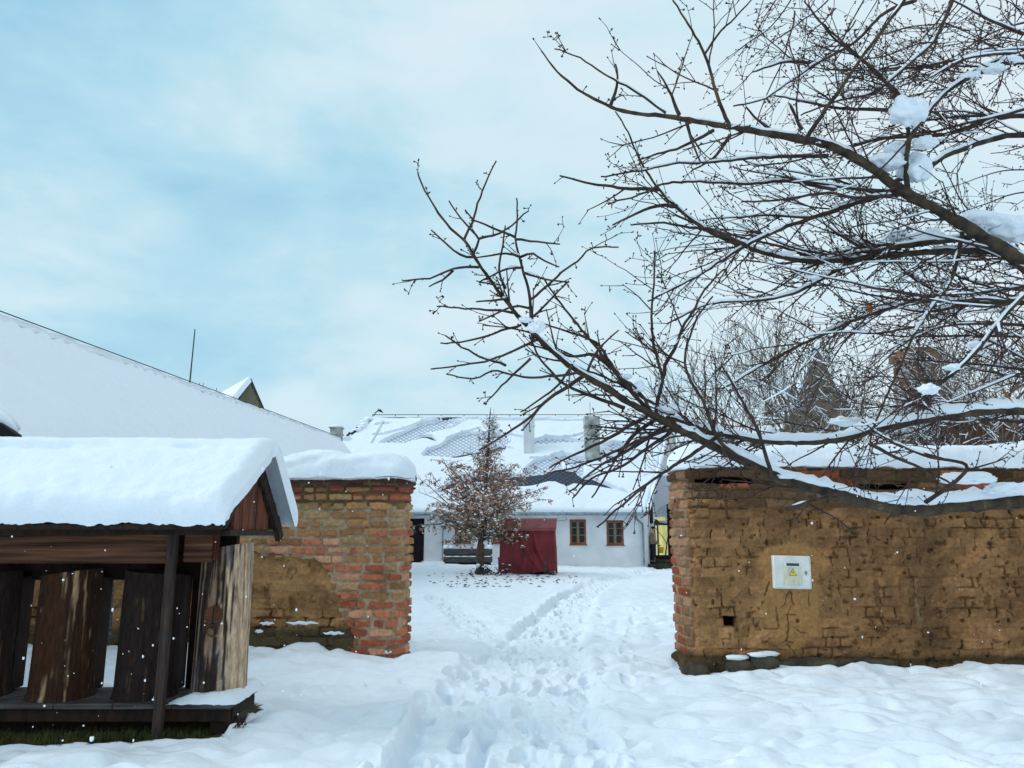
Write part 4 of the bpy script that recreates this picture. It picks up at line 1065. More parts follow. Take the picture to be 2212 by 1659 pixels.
# thin slip lines
for ln in (c5([(320, 415), (410, 373), (560, 375), (640, 372), (735, 345)]), c5([(455, 525), (540, 498), (640, 525), (735, 548)]), c5([(0, 360), (120, 360), (230, 375)]), c5([(290, 545), (400, 545), (480, 530)]), c4([(460, 355), (560, 352), (700, 310), (850, 252), (1000, 222)]), c4([(540, 255), (500, 330), (450, 420)]), c4([(1030, 270), (1110, 292), (1200, 240)]), c4([(1060, 385), (1180, 340), (1320, 300)]), c4([(480, 270), (590, 262)]), c4([(850, 240), (960, 215), (1200, 222), (1866, 240)]), c5([(0, 240), (300, 235), (560, 240), (730, 242)]), c5([(860, 250), (1000, 262), (1160, 245)]), c5([(1000, 300), (1130, 340), (1240, 330)]), c5([(880, 740), (1020, 805), (1080, 830)])):
    for (x0, y0), (x1, y1) in zip(ln, ln[1:]):
        dx, dy = x1 - x0, y1 - y0
        t = np.clip(((RU - x0) * dx + (RV - y0) * dy) / (dx * dx + dy * dy), 0, 1)
        dd = np.hypot(RU - x0 - t * dx, RV - y0 - t * dy + nV * .4)
        hs = hs - .19 * sm(1.5, .3, dd) * (hs > 0)
        hs = hs + .05 * np.exp(-((dd - 3) / 1.5) ** 2) * (hs > .05) * (RV < y0 + t * dy)
rel(grid_obj('snow_cover', RX + 0 * hs, RY + rn_.y * hs - .03, RZ + rn_.z * hs + .004 - .05 * (Tg < .004) * (1 + fbm(RX * 2, RX * 0, 8, 3)), SNOWF), rfo)
# ridge cap with lightning wire, left hip with broken snow, verge
a, b = q[3], q[2]
mb = MB(); mb.tube([a.lerp(b, i / 60) + Vector((0, -.02, .05 + .015 * math.sin(i * 1.3))) for i in range(61)], .085, 7); rel(mb.build('ridge_cap', M_SLATE0), rfo)
mb = MB(); mb.tube([a.lerp(b, i / 150) + Vector((0, -.05, .125)) for i in range(151)], [.035 + .03 * max(0, math.sin(i * .42) + .4 * math.sin(i * 1.1)) for i in range(151)], 6)
rel(mb.build('ridge_snow', SNOWF, smooth=True), rfo)
mb = MB(); mb.tube([a + Vector((0, -.05, .26)), b + Vector((0, -.05, .26))], .018, 5)
for i in range(14): p_ = a.lerp(b, i / 13); mb.tube([p_ + Vector((0, -.05, .05)), p_ + Vector((0, -.05, .27))], .02, 5)
rel(mb.build('lightning_wire', M_IRON), rfo)
mb = MB(); rh = random.Random(8)
for i in range(46):
    f = i / 46; p_ = q[0].lerp(q[3], f); mb.box((-.14, -.12, -.02), (.14, .12, .05), Matrix.Translation(p_ + Vector((rh.gauss(0, .05), 0, .08 + rh.random() * .08))) @ Matrix.Rotation(rh.gauss(-.7, .3), 4, 'Y'))
rel(mb.build('hip_tiles', M_IRON), rfo)
for i in range(0, 30):
    if rh.random() < .4: continue
    f = i / 30; p_ = q[0].lerp(q[3], f); mb = MB(); mb.blob(p_ + Vector((rh.uniform(-.2, .25), -.1, .16)), .17, i, .3, 5, 7, (1.5, 1, .7)); rel(mb.build('hip_snow', SNOWF, smooth=True), rfo)
mb = MB(); va, vb_ = q[1], q[2]
mb.tube([va + Vector((.04, -.04, -.02)), vb_ + Vector((.04, -.04, -.02))], .07, 6); rel(mb.build('verge', M_ZINC), rfo)
mb = MB(); mb.tube([va.lerp(vb_, i / 20) + Vector((.1, -.06, .1)) for i in range(21)], [.10 + .03 * math.sin(i * 1.9) for i in range(21)], 7); rel(mb.build('verge_snow', SNOWF, smooth=True), rfo)
mb = MB(); mb.tube([q[0] + Vector((0, -.06, -.05)), q[1] + Vector((0.05, -.06, -.05))], .075, 8); rel(mb.build('gutter', M_ZINC), fh)
def pipe(pts, r=.05):
    mb = MB(); mb.tube(pts, r, 8); return rel(mb.build('downpipe', M_ZINC), fh)
g0 = P(1372, 1108, YF - .45); g1 = P(1376, 1122, YF - .3); g2 = P(1388, 1132, YF - .1); g3 = P(1389, 1145, YF - .1)
pipe([g0, g1, g2, g3, Vector((g3.x, g3.y, .05))])
g0 = P(959, 1105, YF - .45); g1 = P(957, 1115, YF - .1); pipe([g0, g1, Vector((g1.x, g1.y, .3))], .035)
lp = P(886, 1106, YF - .3)
mb = MB(); mb.tube([lp + Vector((-.25, .3, .1)), lp + Vector((-.2, 0, .12)), lp + Vector((0, 0, .08))], .02, 5); mb.tube([lp + Vector((0, 0, .1)), lp + Vector((0, 0, .0)), lp + Vector((0, 0, -.08))], [.04, .17, .19], 10); rel(mb.build('wall_lamp', M_CHW), fh)
# chimneys
def chimney(u0, u1, v0, v1, Y, m, capm, par, cap_v=None, snow=True, base=True):
    a = P(u0, v1, Y); b = P(u1, v0, Y); z1 = b.z; x0, x1 = a.x, b.x; dpt = (x1 - x0) * .8
    mb = MB(); mb.bbox((x0, Y, a.z - .9), (x1, Y + dpt, z1), .02); ch = rel(mb.build('chimney', m), par)
    if cap_v:
        z2 = P(u0, cap_v, Y).z
        mb = MB(); mb.bbox((x0 - .04, Y - .04, z2), (x1 + .04, Y + dpt + .04, z2 + .09), .01); mb.bbox((x0 - .015, Y - .015, z2 + .092), (x1 + .015, Y + dpt + .015, z1 + .004), .01); rel(mb.build('chimney_collar', capm), ch)
    if snow:
        mb = MB(); mb.blob(((x0 + x1) / 2, Y + dpt / 2, z1 + .02), (x1 - x0) * .55, int(u0), .08, 7, 14, (1, .85, .3)); rel(mb.build('snow_cover', SNOWF, smooth=True), ch)
    if base:
        mb = MB(); zb = a.z; mb.tube([(x0 - .05, Y - .06, zb + .03), ((x0 + x1) / 2, Y - .08, zb - .04), (x1 + .06, Y - .06, zb + .02), (x1 + .08, Y + .3, zb + .3)], .05, 6); rel(mb.build('chimney_flashing', M_IRON), ch)
    return ch, x0, x1, z1
def roofY(v):      # depth at which the sight line through v meets the roof front plane
    y = 38.0
    for _ in range(30):
        z = P(1100, v, y).z; y = YF - .45 + (z - (ZEV - .18)) / (ZRD - ZEV + .18) * (YR - YF + .45)
    return y
chimney(1131, 1154, 903, 990, roofY(990), M_CHW, M_CHW, fh, 921, snow=False)
ch2, x0_, x1_, z1_ = chimney(1265, 1295, 899, 1006, roofY(1006), M_CONC, M_CONC, fh, 922, snow=False)
yy_ = roofY(1006)
mb = MB(); mb.tube([(x0_ + .3, yy_ + .2, z1_), (x0_ + .3, yy_ + .2, z1_ + .75)], .012, 5); mb.tube([(x0_ + .1, yy_ + .2, z1_ + .1), (x0_ + .38, yy_ + .2, z1_ + .1)], .02, 5); mb.tube([(x0_ + .16, yy_ + .2, z1_), (x0_ + .16, yy_ + .2, z1_ + .1)], .015, 5); rel(mb.build('chimney_rod', M_IRON), ch2)
mb = MB(); xq = P(1143, 903, roofY(990)); mb.tube([xq, xq + Vector((0, 0, .6))], .012, 5); rel(mb.build('chimney_rod', M_IRON), fh)
# snow gap: the bent iron finial with a bird-like cowl at the hip peak
fp = q[3] + Vector((.05, 0, .05))
mb = MB(); mb.tube([fp, fp + Vector((.02, 0, .18)), fp + Vector((.10, 0, .34)), fp + Vector((.24, 0, .44))], [.035, .03, .03, .035], 6); mb.tube([fp + Vector((.20, 0, .46)), fp + Vector((.34, 0, .45)), fp + Vector((.52, 0, .33))], [.03, .09, .012], 6); mb.tube([fp + Vector((.3, 0, .47)), fp + Vector((.2, 0, .56))], [.03, .008], 5)
rel(mb.build('ridge_finial', M_IRON), rfo)
# black panel standing in for the dark inside the slit opening, and arched niche on the end wall
def on_end(u, v, o=.0):
    # intersect sight line with the end-wall plane
    d = P(u, v, 10) - CAM; nrm = Vector((SD.y, -SD.x, 0)); t = (c1 - CAM).dot(nrm) / d.dot(nrm); return CAM + d * t - nrm * (-o)
M_SLIT_DARK = M_BLACK
nrmE = Vector((SD.y, -SD.x, 0))
zs0, zs1 = on_end(1405, 1131).z, on_end(1405, 1060).z
pa_ = on_end(1402.5, 1100); pb_ = on_end(1408, 1100)
mb = MB(); mb.prism([Vector((pa_.x, pa_.y, zs0)), Vector((pb_.x, pb_.y, zs0)), Vector((pb_.x, pb_.y, zs1)), Vector((pa_.x, pa_.y, zs1 - .15))], nrmE * .05 * (1 if nrmE.x > 0 else 1)); rel(mb.build('slit_dark_panel', M_SLIT_DARK), fh)
pa_ = on_end(1402.5, 1150); pb_ = on_end(1408.5, 1150); z0_ = .15; z1_ = on_end(1405, 1133).z
mb = MB(); arcp = [pa_.lerp(pb_, k / 8) + Vector((0, 0, -pa_.lerp(pb_, k / 8).z + z1_ - .25 + .25 * math.sin(math.pi * k / 8))) for k in range(9)]
mb.prism([Vector((pa_.x, pa_.y, z0_))] + arcp + [Vector((pb_.x, pb_.y, z0_))], nrmE * .04); rel(mb.build('side_door', M_PLASTER2), fh)

# ------------------------------------------------------------ small chimney house, arched gateway, yellow house
ch_t = thing('rendered_chimney', 'short snow-topped grey chimney standing between the barn and the farmhouse roof', 'chimney', P(723, 960, 36.0))
a = P(711, 960, 36.0); b = P(737, 921, 36.0)
mb = MB(); mb.bbox((a.x, 36.0, 2.0), (b.x, 36.5, b.z), .03); rel(mb.build('shaft', M_CONC), ch_t)
for v in (922, 936):
    z = P(711, v, 36).z; mb = MB(); mb.bbox((a.x - .05, 35.95, z - .06), (b.x + .05, 36.55, z), .02); rel(mb.build('collar', M_CONC), ch_t)
mb = MB(); mb.blob(((a.x + b.x) / 2, 36.25, b.z), .34, 3, .05, 7, 14, (1.05, .9, .3)); rel(mb.build('snow_cover', SNOWF, smooth=True), ch_t)
mb = MB(); r0 = P(705, 940, 35.2); r1 = P(737, 959, 35.2); mb.tube([r0, r1], .03, 5); mb.tube([r0, P(713, 955, 35.2)], .03, 5); rel(mb.build('stay_bar', M_IRON), ch_t)

YA = 38.3
gw = thing('arched_gateway', 'grey rendered gateway wall with a round-topped opening beside the farmhouse', 'gateway', (8, YA, 0))
ax0 = P(1413.5, 1150, YA).x; ax1 = ax0 + 2.3; zsp = P(1413, 1118, YA).z; ztop = P(1450, 1086, YA).z
axm = (ax0 + ax1) / 2
def archz(x): return zsp + (ztop - zsp) * math.sqrt(max(0, 1 - ((x - axm) / ((ax1 - ax0) / 2)) ** 2))
mb = MB(); xw0, xw1 = P(1411.5, 1100, YA).x, 13.0; zt = P(1430, 1024, YA).z
def ztopf(x): return zt - .5 * max(0, 1 - (x - xw0) / .8) ** 2
n_ = 20
for y_ in (YA, YA + .7):
    for i in range(n_):
        xa, xb = ax0 + (ax1 - ax0) * i / n_, ax0 + (ax1 - ax0) * (i + 1) / n_
        mb.quad((xa, y_, archz(xa)), (xb, y_, archz(xb)), (xb, y_, ztopf(xb)), (xa, y_, ztopf(xa)))
    mb.quad((xw0, y_, -.1), (ax0, y_, -.1), (ax0, y_, ztopf(ax0)), (xw0, y_, ztopf(xw0)))
    mb.quad((ax1, y_, -.1), (xw1, y_, -.1), (xw1, y_, ztopf(xw1)), (ax1, y_, ztopf(ax1)))
for i in range(n_):
    xa, xb = ax0 + (ax1 - ax0) * i / n_, ax0 + (ax1 - ax0) * (i + 1) / n_
    mb.quad((xa, YA, archz(xa)), (xa, YA + .7, archz(xa)), (xb, YA + .7, archz(xb)), (xb, YA, archz(xb)))
    mb.quad((xa, YA, ztopf(xa)), (xb, YA, ztopf(xb)), (xb, YA + .7, ztopf(xb)), (xa, YA + .7, ztopf(xa)))
mb.quad((ax0, YA, -.1), (ax0, YA + .7, -.1), (ax0, YA + .7, archz(ax0)), (ax0, YA, archz(ax0))); mb.quad((ax1, YA, -.1), (ax1, YA, archz(ax1)), (ax1, YA + .7, archz(ax1)), (ax1, YA + .7, -.1))
rel(mb.build('gateway_wall', M_PLASTER2), gw)
lx = P(1442, 1150, YA + .8).x
mb = MB(); mb.bbox((lx, YA + .75, .2), (ax1 + .3, YA + .83, ztop + .1), .01); rel(mb.build('gate_leaf', M_BLACK), gw)
mb = MB(); zt_ = P(1430, 1199, YA + .2).z; mb.bbox((ax0 + .02, YA + .2, zt_ - .2), (ax1 - .02, YA + .4, zt_), .02); rel(mb.build('threshold_beam', M_DARK), gw)
mb = MB(); mb.bbox((ax0 - .6, YA - 1.2, -.1), (ax1 + .3, YA - .42, .12), .03); mb.bbox((ax0 + .01, YA - .4, -.1), (ax1 - .01, YA + .9, zt_ - .21), .03); rel(mb.build('stone_step', M_STONE), gw)
mb = MB(); lb = P(1418, 1127, YA + .3); mb.tube([lb + Vector((0, 0, .1)), lb, lb + Vector((0, 0, -.12))], [.04, .14, .12], 8); mb.tube([lb + Vector((-.2, 0, .12)), lb + Vector((0, 0, .1))], .02, 5); rel(mb.build('gate_lantern', M_IRON), gw)
mb = MB(); mb.blob((xw0 + 1.6, YA + .35, ztopf(xw0 + 1.6) - .02), 1.0, 5, .05, 8, 16, (2.2, .42, .22)); rel(mb.build('snow_cover', SNOWF, smooth=True), gw)

yh = thing('yellow_house', 'yellow-painted house wall seen through the gateway arch', 'house', (12, 56, 0))
M_YH = mat_noise('yellow_paint', lin(216, 200, 120), lin(232, 218, 140), 1.5, bump=.1)
yx = P(1430, 1150, 56).x
mb = MB(); mb.box((yx, 56, -.1), (yx + 12, 62, 7)); rel(mb.build('wall', M_YH), yh)
mb = MB(); mb.bbox((yx + .6, 55.9, 0), (yx + 1.4, 55.99, 4.0), .02); rel(mb.build('door', M_FRAME), yh)
mb = MB(); mb.box((yx - 6, 57.2, -.1), (yx, 60, 7)); rel(mb.build('side_wing', mat_noise('pale_yellow_paint', lin(222, 222, 176), lin(232, 230, 190), 1.5, bump=.1)), yh)
mb = MB(); mb.prism([(yx - 6.5, 55.3, 6.9), (yx - 6.5, 59, 9.5), (yx - 6.5, 62.5, 6.9)], (19, 0, 0)); rel(mb.build('roof', SNOWF), yh)

# ------------------------------------------------------------ red covered market booth
bpos = P(1141, 1243, 29.6)
gz = gh(bpos.x, 29.6)
bt = thing('covered_booth', 'small market booth wrapped in a dark red tarpaulin beside the brown-leaved tree', 'booth', (bpos.x, 29.6, gz), R(-4))
M_TARP = mat_noise('red_tarp', lin(100, 20, 28), lin(128, 34, 38), 2, rough=.55, bump=.35, bscale=5, bdist=.04, spec=.4)
M_TARP2 = mat_noise('red_tarp_roof', lin(132, 52, 56), lin(158, 76, 78), 2, rough=.5, bump=.2, bscale=5, spec=.4)
HWb, HTb, DP = .99, 1.72, 1.6
# folded tarp sides: one grid around the booth
n_, m_n = 240, 60
per = [(-HWb, 0), (HWb, 0), (HWb, DP), (-HWb, DP), (-HWb, 0)]
Lp = np.cumsum([0] + [math.dist(a, b) for a, b in zip(per, per[1:])])
s = np.linspace(0, Lp[-1], n_); z = np.linspace(0, 1, m_n)
px = np.interp(s, Lp, [p[0] for p in per]); py = np.interp(s, Lp, [p[1] for p in per])
S2, Z2 = np.meshgrid(s, z)
fold = .045 * np.sin(S2 * 9 + 2.5 * (1 - Z2) ** 2 + 1.5 * vn(S2 * 1.5, Z2 * 2, 4)) * sm(1, .3, Z2) + .03 * fbm(S2 * 2.5, Z2 * 2.5, 9, 3)
diag = .05 * np.exp(-((S2 - .6 - .9 * (1 - Z2) ** 1.6) / .06) ** 2) + .04 * np.exp(-((S2 - 1.15 - .5 * (1 - Z2) ** 1.3) / .05) ** 2) - .05 * np.exp(-((S2 - .9 - .8 * (1 - Z2) ** 1.5) / .09) ** 2)
outx = np.where(np.abs(px) > HWb - .01, np.sign(px), 0)[None, :]; outy = np.where(py < .01, -1, np.where(py > DP - .01, 1, 0))[None, :]
f_ = fold + diag
hem = .06 + .05 * vn(S2 * 2, Z2 * 0, 6) + .09 * sm(1.0, 1.9, S2) * (S2 < 1.98)
tarp = grid_obj('tarpaulin', px[None, :] * (1 - .02 * Z2) + outx * (f_ + .05), py[None, :] + outy * f_, hem + (HTb - hem) * Z2, M_TARP, bt)
mb = MB()
rz, ez = 2.06, 1.70
mb.prism([(-HWb - .06, -.08, ez - .12), (-HWb - .06, -.10, ez), (-HWb - .02, DP / 2 - .35, rz), (-HWb - .02, DP / 2 - .3, rz), (-HWb - .06, DP + .1, ez)], (2 * HWb + .12, 0, 0)); mb.build('booth_roof', M_TARP2, bt)
for k, (x, y) in enumerate(((-HWb + .06, .04), (HWb - .06, .04), (HWb - .35, .04), (HWb - .06, DP - .06), (-HWb + .06, DP - .06))):
    mb = MB(); mb.bbox((x - .03, y - .03, -.12), (x + .03, y + .03, .5), .004); mb.build('leg', M_GREYW, bt)
mb = MB(); mb.bbox((-HWb - .16, -.02, .55), (-HWb + .0, .3, .60), .004); mb.bbox((-HWb - .14, 0, -.1), (-HWb - .10, .04, .55), .004); mb.build('side_shelf', M_GREYW, bt)
# ------------------------------------------------------------ wooden planter in front of the house
pp = P(1010, 1222, 34.3)
pz = gh(pp.x, 34.3)
pl_ = thing('wooden_planter', 'weathered grey board planter box with snow lumps by the farmhouse wall', 'planter', (pp.x, 34.3, pz))
for zz in (.10, .43):
    mb = MB(); mb.bbox((-1.06, 0, zz), (1.06, .05, zz + .24), .01); mb.build('front_plank', M_GREYW, pl_)
    mb = MB(); mb.bbox((-1.06, .75, zz), (1.06, .80, zz + .24), .01); mb.build('back_plank', M_GREYW, pl_)
    for x in (-1.06, 1.01):
        mb = MB(); mb.bbox((x, .052, zz), (x + .05, .748, zz + .24), .01); mb.build('side_plank', M_GREYW, pl_)
for x in (-1.0, .94):
    for y in (.055, .69):
        mb = MB(); mb.bbox((x, y, -.1), (x + .06, y + .06, .72), .01); mb.build('corner_post', M_DARK, pl_)
mb = MB(); mb.bbox((-1.0, .12, .0), (.93, .68, .5), .02); mb.build('soil_fill', M_DARK, pl_)
for x, r in ((-.98, .12), (-.75, .10), (.95, .13)): mb = MB(); mb.blob((x, .1, .74), r, int(x * 10) + 40, .15, 7, 10, (1, 1, .8)); mb.build('snow_lump', SNOWF, pl_, smooth=True)
mb = MB()
mb.blob((0, .4, .50), .5, 4, .1, 7, 16, (1.8, .55, .28))
mb.tube([(-1.0 + .1 * k, .0, .355) for k in range(21)], [.012 + .018 * abs(math.sin(k * .9)) for k in range(21)], 6)
mb.build('snow_cover', SNOWF, pl_, smooth=True)
# ------------------------------------------------------------ the big cherry tree leaning in from the right
rt = random.Random(42)
def c1_(l): return [(1114.8 + .496 * a, .496 * b) for a, b in l]
def c2_(l): return [(1426.4 + .42995 * a, 438.9 + .42995 * b) for a, b in l]
def c3_(l): return [(850.3 + .42995 * a, 301.7 + .42995 * b) for a, b in l]
def c8_(l): return [(1810.4 + .2977 * a, .2977 * b) for a, b in l]      # crop 3300..4032 x 0..900
# (points in photo units, depth at start, depth at end, radius px at start, radius px at end)
LIMBS = [
 ('A', [(2420, 1010), (2300, 1060), (2212, 1080), (2071, 1092), (1985, 1101), (1899, 1092), (1835, 1075), (1792, 1062), (1727, 1046), (1667, 1025), (1598, 992), (1512, 949), (1409, 896), (1358, 869), (1306, 835), (1259, 809), (1216, 779), (1168, 736), (1147, 714), (1121, 684), (1091, 646), (1057, 603), (1022, 549), (1003, 519), (975, 495), (943, 454), (917, 409), (902, 373)], 6.9, 5.6, 19, 1.6),
 ('B', [(2400, 900), (2212, 886), (2072, 895), (1899, 925), (1805, 950), (1684, 955), (1577, 942), (1512, 925), (1440, 900)], 7.0, 6.5, 12, 5),
 ('C', [(2420, 700), (2300, 630), (2212, 572), (2181, 549), (2082, 486), (1958, 417), (1859, 347), (1784, 312), (1685, 293), (1576, 275), (1462, 255), (1353, 241), (1303, 223), (1249, 193), (1204, 154), (1169, 110)], 7.0, 5.0, 20, 1.7),
 ('E', [(2181, 556), (2131, 542), (1985, 546), (1899, 555), (1813, 563), (1740, 563), (1684, 555), (1611, 533), (1547, 508), (1504, 482), (1452, 439), (1422, 407), (1383, 347), (1353, 278), (1330, 240)], 7.0, 6.0, 9, 1.6),
 ('F', [(2110, 506), (2071, 516), (1942, 533), (1878, 551), (1805, 585), (1727, 628), (1640, 650), (1540, 655), (1440, 700)], 6.9, 6.0, 8, 1.6),
 ('G', [(2420, 480), (2212, 640), (2114, 753), (2063, 804), (1998, 843)], 6.0, 5.6, 7, 3.2),
 ('H', [(2082, 486), (2060, 590), (2030, 640), (1976, 718), (1955, 766), (1905, 880), (1880, 940)], 6.6, 5.8, 5, 1.8),
 ('I', [(2500, 150), (2300, 100), (2212, 120), (2082, 174), (2032, 213), (1982, 273), (1958, 310)], 6.4, 5.9, 8, 4),
 ('J', [(1961, 420), (1957, 360), (1963, 296), (1950, 240), (1900, 160), (1810, 90), (1740, 5)], 6.2, 5.7, 6.5, 1.6),
 ('K', [(1745, 293), (1800, 213), (1858, 129), (1908, 64), (1960, -10), (2000, -80)], 5.6, 5.4, 5, 3),
 ('L', [(1576, 275), (1546, 198), (1522, 117), (1482, 45), (1450, -5)], 5.35, 5.1, 5, 2),
 ('M', [(1522, 117), (1556, 69), (1591, 35), (1630, -10)], 5.15, 5.0, 3, 1.6),
 ('N', [(1437, 243), (1373, 198), (1303, 159), (1259, 129), (1199, 105)], 5.2, 5.0, 3.2, 1.6),
 ('O', [(1958, 417), (1888, 427), (1784, 461), (1710, 486), (1611, 531), (1500, 600), (1400, 650)], 6.6, 6.0, 7, 1.8),
 ('P', [(2430, 560), (2300, 640), (2150, 655), (2000, 650), (1850, 690), (1700, 760), (1560, 840)], 7.6, 6.8, 8, 2),
 ('Q', [(2420, 250), (2212, 250), (2130, 262), (2040, 290), (1900, 300), (1800, 330)], 7.4, 7.0, 8, 3),
 ('R', [(2420, 330), (2212, 290), (2060, 330), (1990, 372), (1930, 392)], 7.0, 6.6, 9, 5),
 ('S', [(1500, 925), (1409, 870), (1300, 812), (1230, 790), (1180, 740)], 6.6, 6.2, 4, 1.6),
] + [('a', p_, 5.9, 5.7, 2.6, 1.3) for p_ in (
 c3_([(355, 505), (400, 395), (440, 270), (515, 105)]), c3_([(400, 570), (430, 500), (385, 450), (320, 370), (280, 310)]), c3_([(430, 498), (520, 475), (600, 425), (675, 355)]),
 c3_([(400, 590), (350, 585), (265, 525), (190, 455)]), c3_([(430, 640), (340, 640), (270, 660), (180, 695), (47, 708)]), c3_([(300, 655), (240, 710), (178, 738)]),
 c3_([(612, 490), (540, 460), (450, 420), (400, 400), (357, 352)]), c3_([(612, 500), (700, 512), (835, 525)]), c3_([(635, 590), (690, 570), (750, 605), (830, 640)]), c3_([(635, 590), (570, 570), (500, 582), (415, 590)]),
 c3_([(695, 800), (780, 725), (860, 655), (930, 605), (995, 545), (1130, 540)]), c3_([(560, 750), (530, 650), (545, 540), (560, 430)]), c3_([(700, 890), (780, 810), (880, 710)]),
 c3_([(640, 930), (540, 960), (420, 1000), (235, 1028)]), c3_([(600, 870), (500, 855), (380, 850), (220, 838)]), c3_([(730, 1000), (600, 1060), (480, 1110), (330, 1135), (185, 1153)]),
 c3_([(560, 1130), (460, 1100), (360, 1050), (260, 985)]), c3_([(940, 1165), (820, 1185), (700, 1195), (600, 1185), (510, 1160), (400, 1200), (270, 1180)]), c3_([(690, 1100), (600, 1180), (540, 1240), (475, 1310)]),
 c3_([(660, 670), (760, 700), (885, 715)]), c3_([(650, 640), (560, 650), (430, 715)]), c3_([(690, 850), (600, 840), (430, 915)]), c3_([(570, 800), (480, 810), (420, 812)]),
 c3_([(980, 1160), (1010, 1080), (1060, 1020), (1130, 960)]), c3_([(900, 1130), (830, 1230), (740, 1300), (640, 1370)]))
] + [('b', p_, 6.2, 5.9, 3.8, 1.4) for p_ in (
 c3_([(700, 1000), (690, 900), (685, 800), (660, 690), (630, 590), (612, 500), (620, 400), (618, 290)]),
 c3_([(1320, 1370), (1330, 1290), (1350, 1200), (1310, 1050), (1295, 900), (1310, 700), (1310, 560)]), c3_([(1350, 1200), (1370, 1120), (1410, 1050), (1460, 930), (1500, 870), (1560, 760), (1659, 650)]),
 c3_([(1300, 1380), (1200, 1270), (1100, 1150), (1000, 1020), (900, 900), (780, 740), (750, 690)]), c3_([(1270, 1390), (1180, 1440), (1100, 1490), (1000, 1540), (870, 1600), (780, 1650)]),
 c3_([(950, 1190), (860, 1250), (770, 1310), (680, 1400), (560, 1480), (430, 1560)]), c3_([(1160, 1350), (1000, 1290), (880, 1240), (800, 1175), (730, 1090), (680, 980)]),
 c3_([(1330, 1400), (1250, 1450), (1190, 1500), (1120, 1600), (1060, 1700), (1000, 1800)]), c3_([(1420, 1440), (1350, 1500), (1260, 1560), (1150, 1640), (1000, 1700), (900, 1800)]),
 c3_([(1100, 1150), (1000, 1080), (900, 1090), (800, 1060), (680, 1030)]), c3_([(1200, 1250), (1130, 1180), (1050, 1060), (1000, 1010), (860, 960), (740, 920)]), c3_([(1290, 1370), (1250, 1290), (1200, 1230), (1130, 1200)]),
 [(1560, 935), (1490, 985), (1420, 1030), (1350, 1085), (1290, 1140)], [(1460, 905), (1380, 960), (1290, 1010), (1235, 1060)], [(1500, 945), (1440, 930), (1330, 975), (1240, 1010), (1190, 1020)],
 [(1640, 1010), (1560, 960), (1520, 870), (1480, 790), (1500, 700), (1540, 640)], [(1667, 1028), (1640, 940), (1600, 860), (1560, 790)],
 [(2000, 1085), (2090, 1010), (2000, 985), (1920, 950), (1860, 910)], [(1880, 960), (1940, 990), (2010, 1020), (2080, 1060)], [(1700, 1100), (1760, 1080), (1820, 1062)],
 c1_([(1360, 680), (1180, 680), (1000, 690), (820, 710), (700, 710), (560, 740), (370, 770)]), c1_([(860, 570), (720, 640), (620, 670), (530, 695)]), c1_([(620, 825), (480, 820), (330, 800), (190, 765)]),
 c1_([(930, 590), (870, 680), (830, 710), (770, 740)]), c1_([(740, 520), (760, 600), (800, 700)]), c1_([(710, 500), (670, 400), (615, 310)]), c1_([(410, 460), (440, 370), (435, 280)]), c1_([(1110, 570), (1050, 520), (1000, 465)]),
 c1_([(1240, 560), (1190, 450)]), c1_([(1650, 480), (1400, 470), (1250, 440), (1120, 415)]), c1_([(1740, 0), (1600, 60), (1480, 180), (1300, 280), (1200, 350), (1080, 430), (945, 462)]), c1_([(1300, 275), (1180, 270), (1030, 312)]),
 c1_([(2212, 150), (2050, 80), (1900, 0)]), c1_([(1900, 0), (1830, 160), (1700, 290), (1560, 400), (1400, 440), (1240, 500)]), c1_([(1700, 440), (1550, 300), (1420, 180), (1330, 100), (1255, 5)]), c1_([(1650, 850), (1480, 860), (1350, 840), (1150, 870), (980, 880)]),
 c1_([(1000, 1070), (850, 1000), (760, 990), (640, 970), (500, 980)]), c1_([(700, 900), (600, 900), (420, 980)]), c1_([(1400, 830), (1200, 790), (1000, 800), (760, 790), (640, 800), (560, 840), (400, 890)]))]
branches = []      # (list of Vector, list of radius, kind)
for (nm, pts, d0, d1, r0, r1) in LIMBS:
    n = len(pts); acc = [0]
    for a, b in zip(pts, pts[1:]): acc.append(acc[-1] + math.dist(a, b))
    V_, Rr = [], []
    # resample smoothly (Catmull-Rom)
    m = max(4, int(acc[-1] / 14))
    for i in range(m + 1):
        t = acc[-1] * i / m; k = max(j for j in range(n - 1) if acc[j] <= t + 1e-6); f = (t - acc[k]) / (acc[k + 1] - acc[k])
        p0, p1, p2, p3 = pts[max(0, k - 1)], pts[k], pts[k + 1], pts[min(n - 1, k + 2)]
        q = [.5 * (2 * p1[c] + (p2[c] - p0[c]) * f + (2 * p0[c] - 5 * p1[c] + 4 * p2[c] - p3[c]) * f * f + (3 * p1[c] - p0[c] - 3 * p2[c] + p3[c]) * f ** 3) for c in (0, 1)]
        g = t / acc[-1]; Y = d0 + (d1 - d0) * g + .06 * math.sin(g * 9 + len(branches))
        V_.append(P(q[0] + rt.gauss(0, .7), q[1] + rt.gauss(0, .7), Y)); rr = r0 + (r1 - r0) * g ** .85
        Rr.append(rr / F * Y * (1 + .08 * rt.gauss(0, 1)) if nm in 'ABCEFGHIJKOPQRS' else rr / F * Y)
    branches.append((V_, Rr, nm))
tw_pl = []          # all fine twigs
branches = [(v_, [r_ * (1.3 if n_m in 'ab' else 1) for r_ in q_], n_m) for (v_, q_, n_m) in branches]
def wander(p, d, L, r0, r1, n, bend=.22, lift=.03):
    pts = [Vector(p)]; d = Vector(d).normalized()
    for i in range(n):
        d = (d + Vector((rt.gauss(0, bend), rt.gauss(0, bend), rt.gauss(0, bend) + lift))).normalized()
        pts.append(pts[-1] + d * (L / n))
    return pts, [r0 + (r1 - r0) * i / n for i in range(n + 1)]
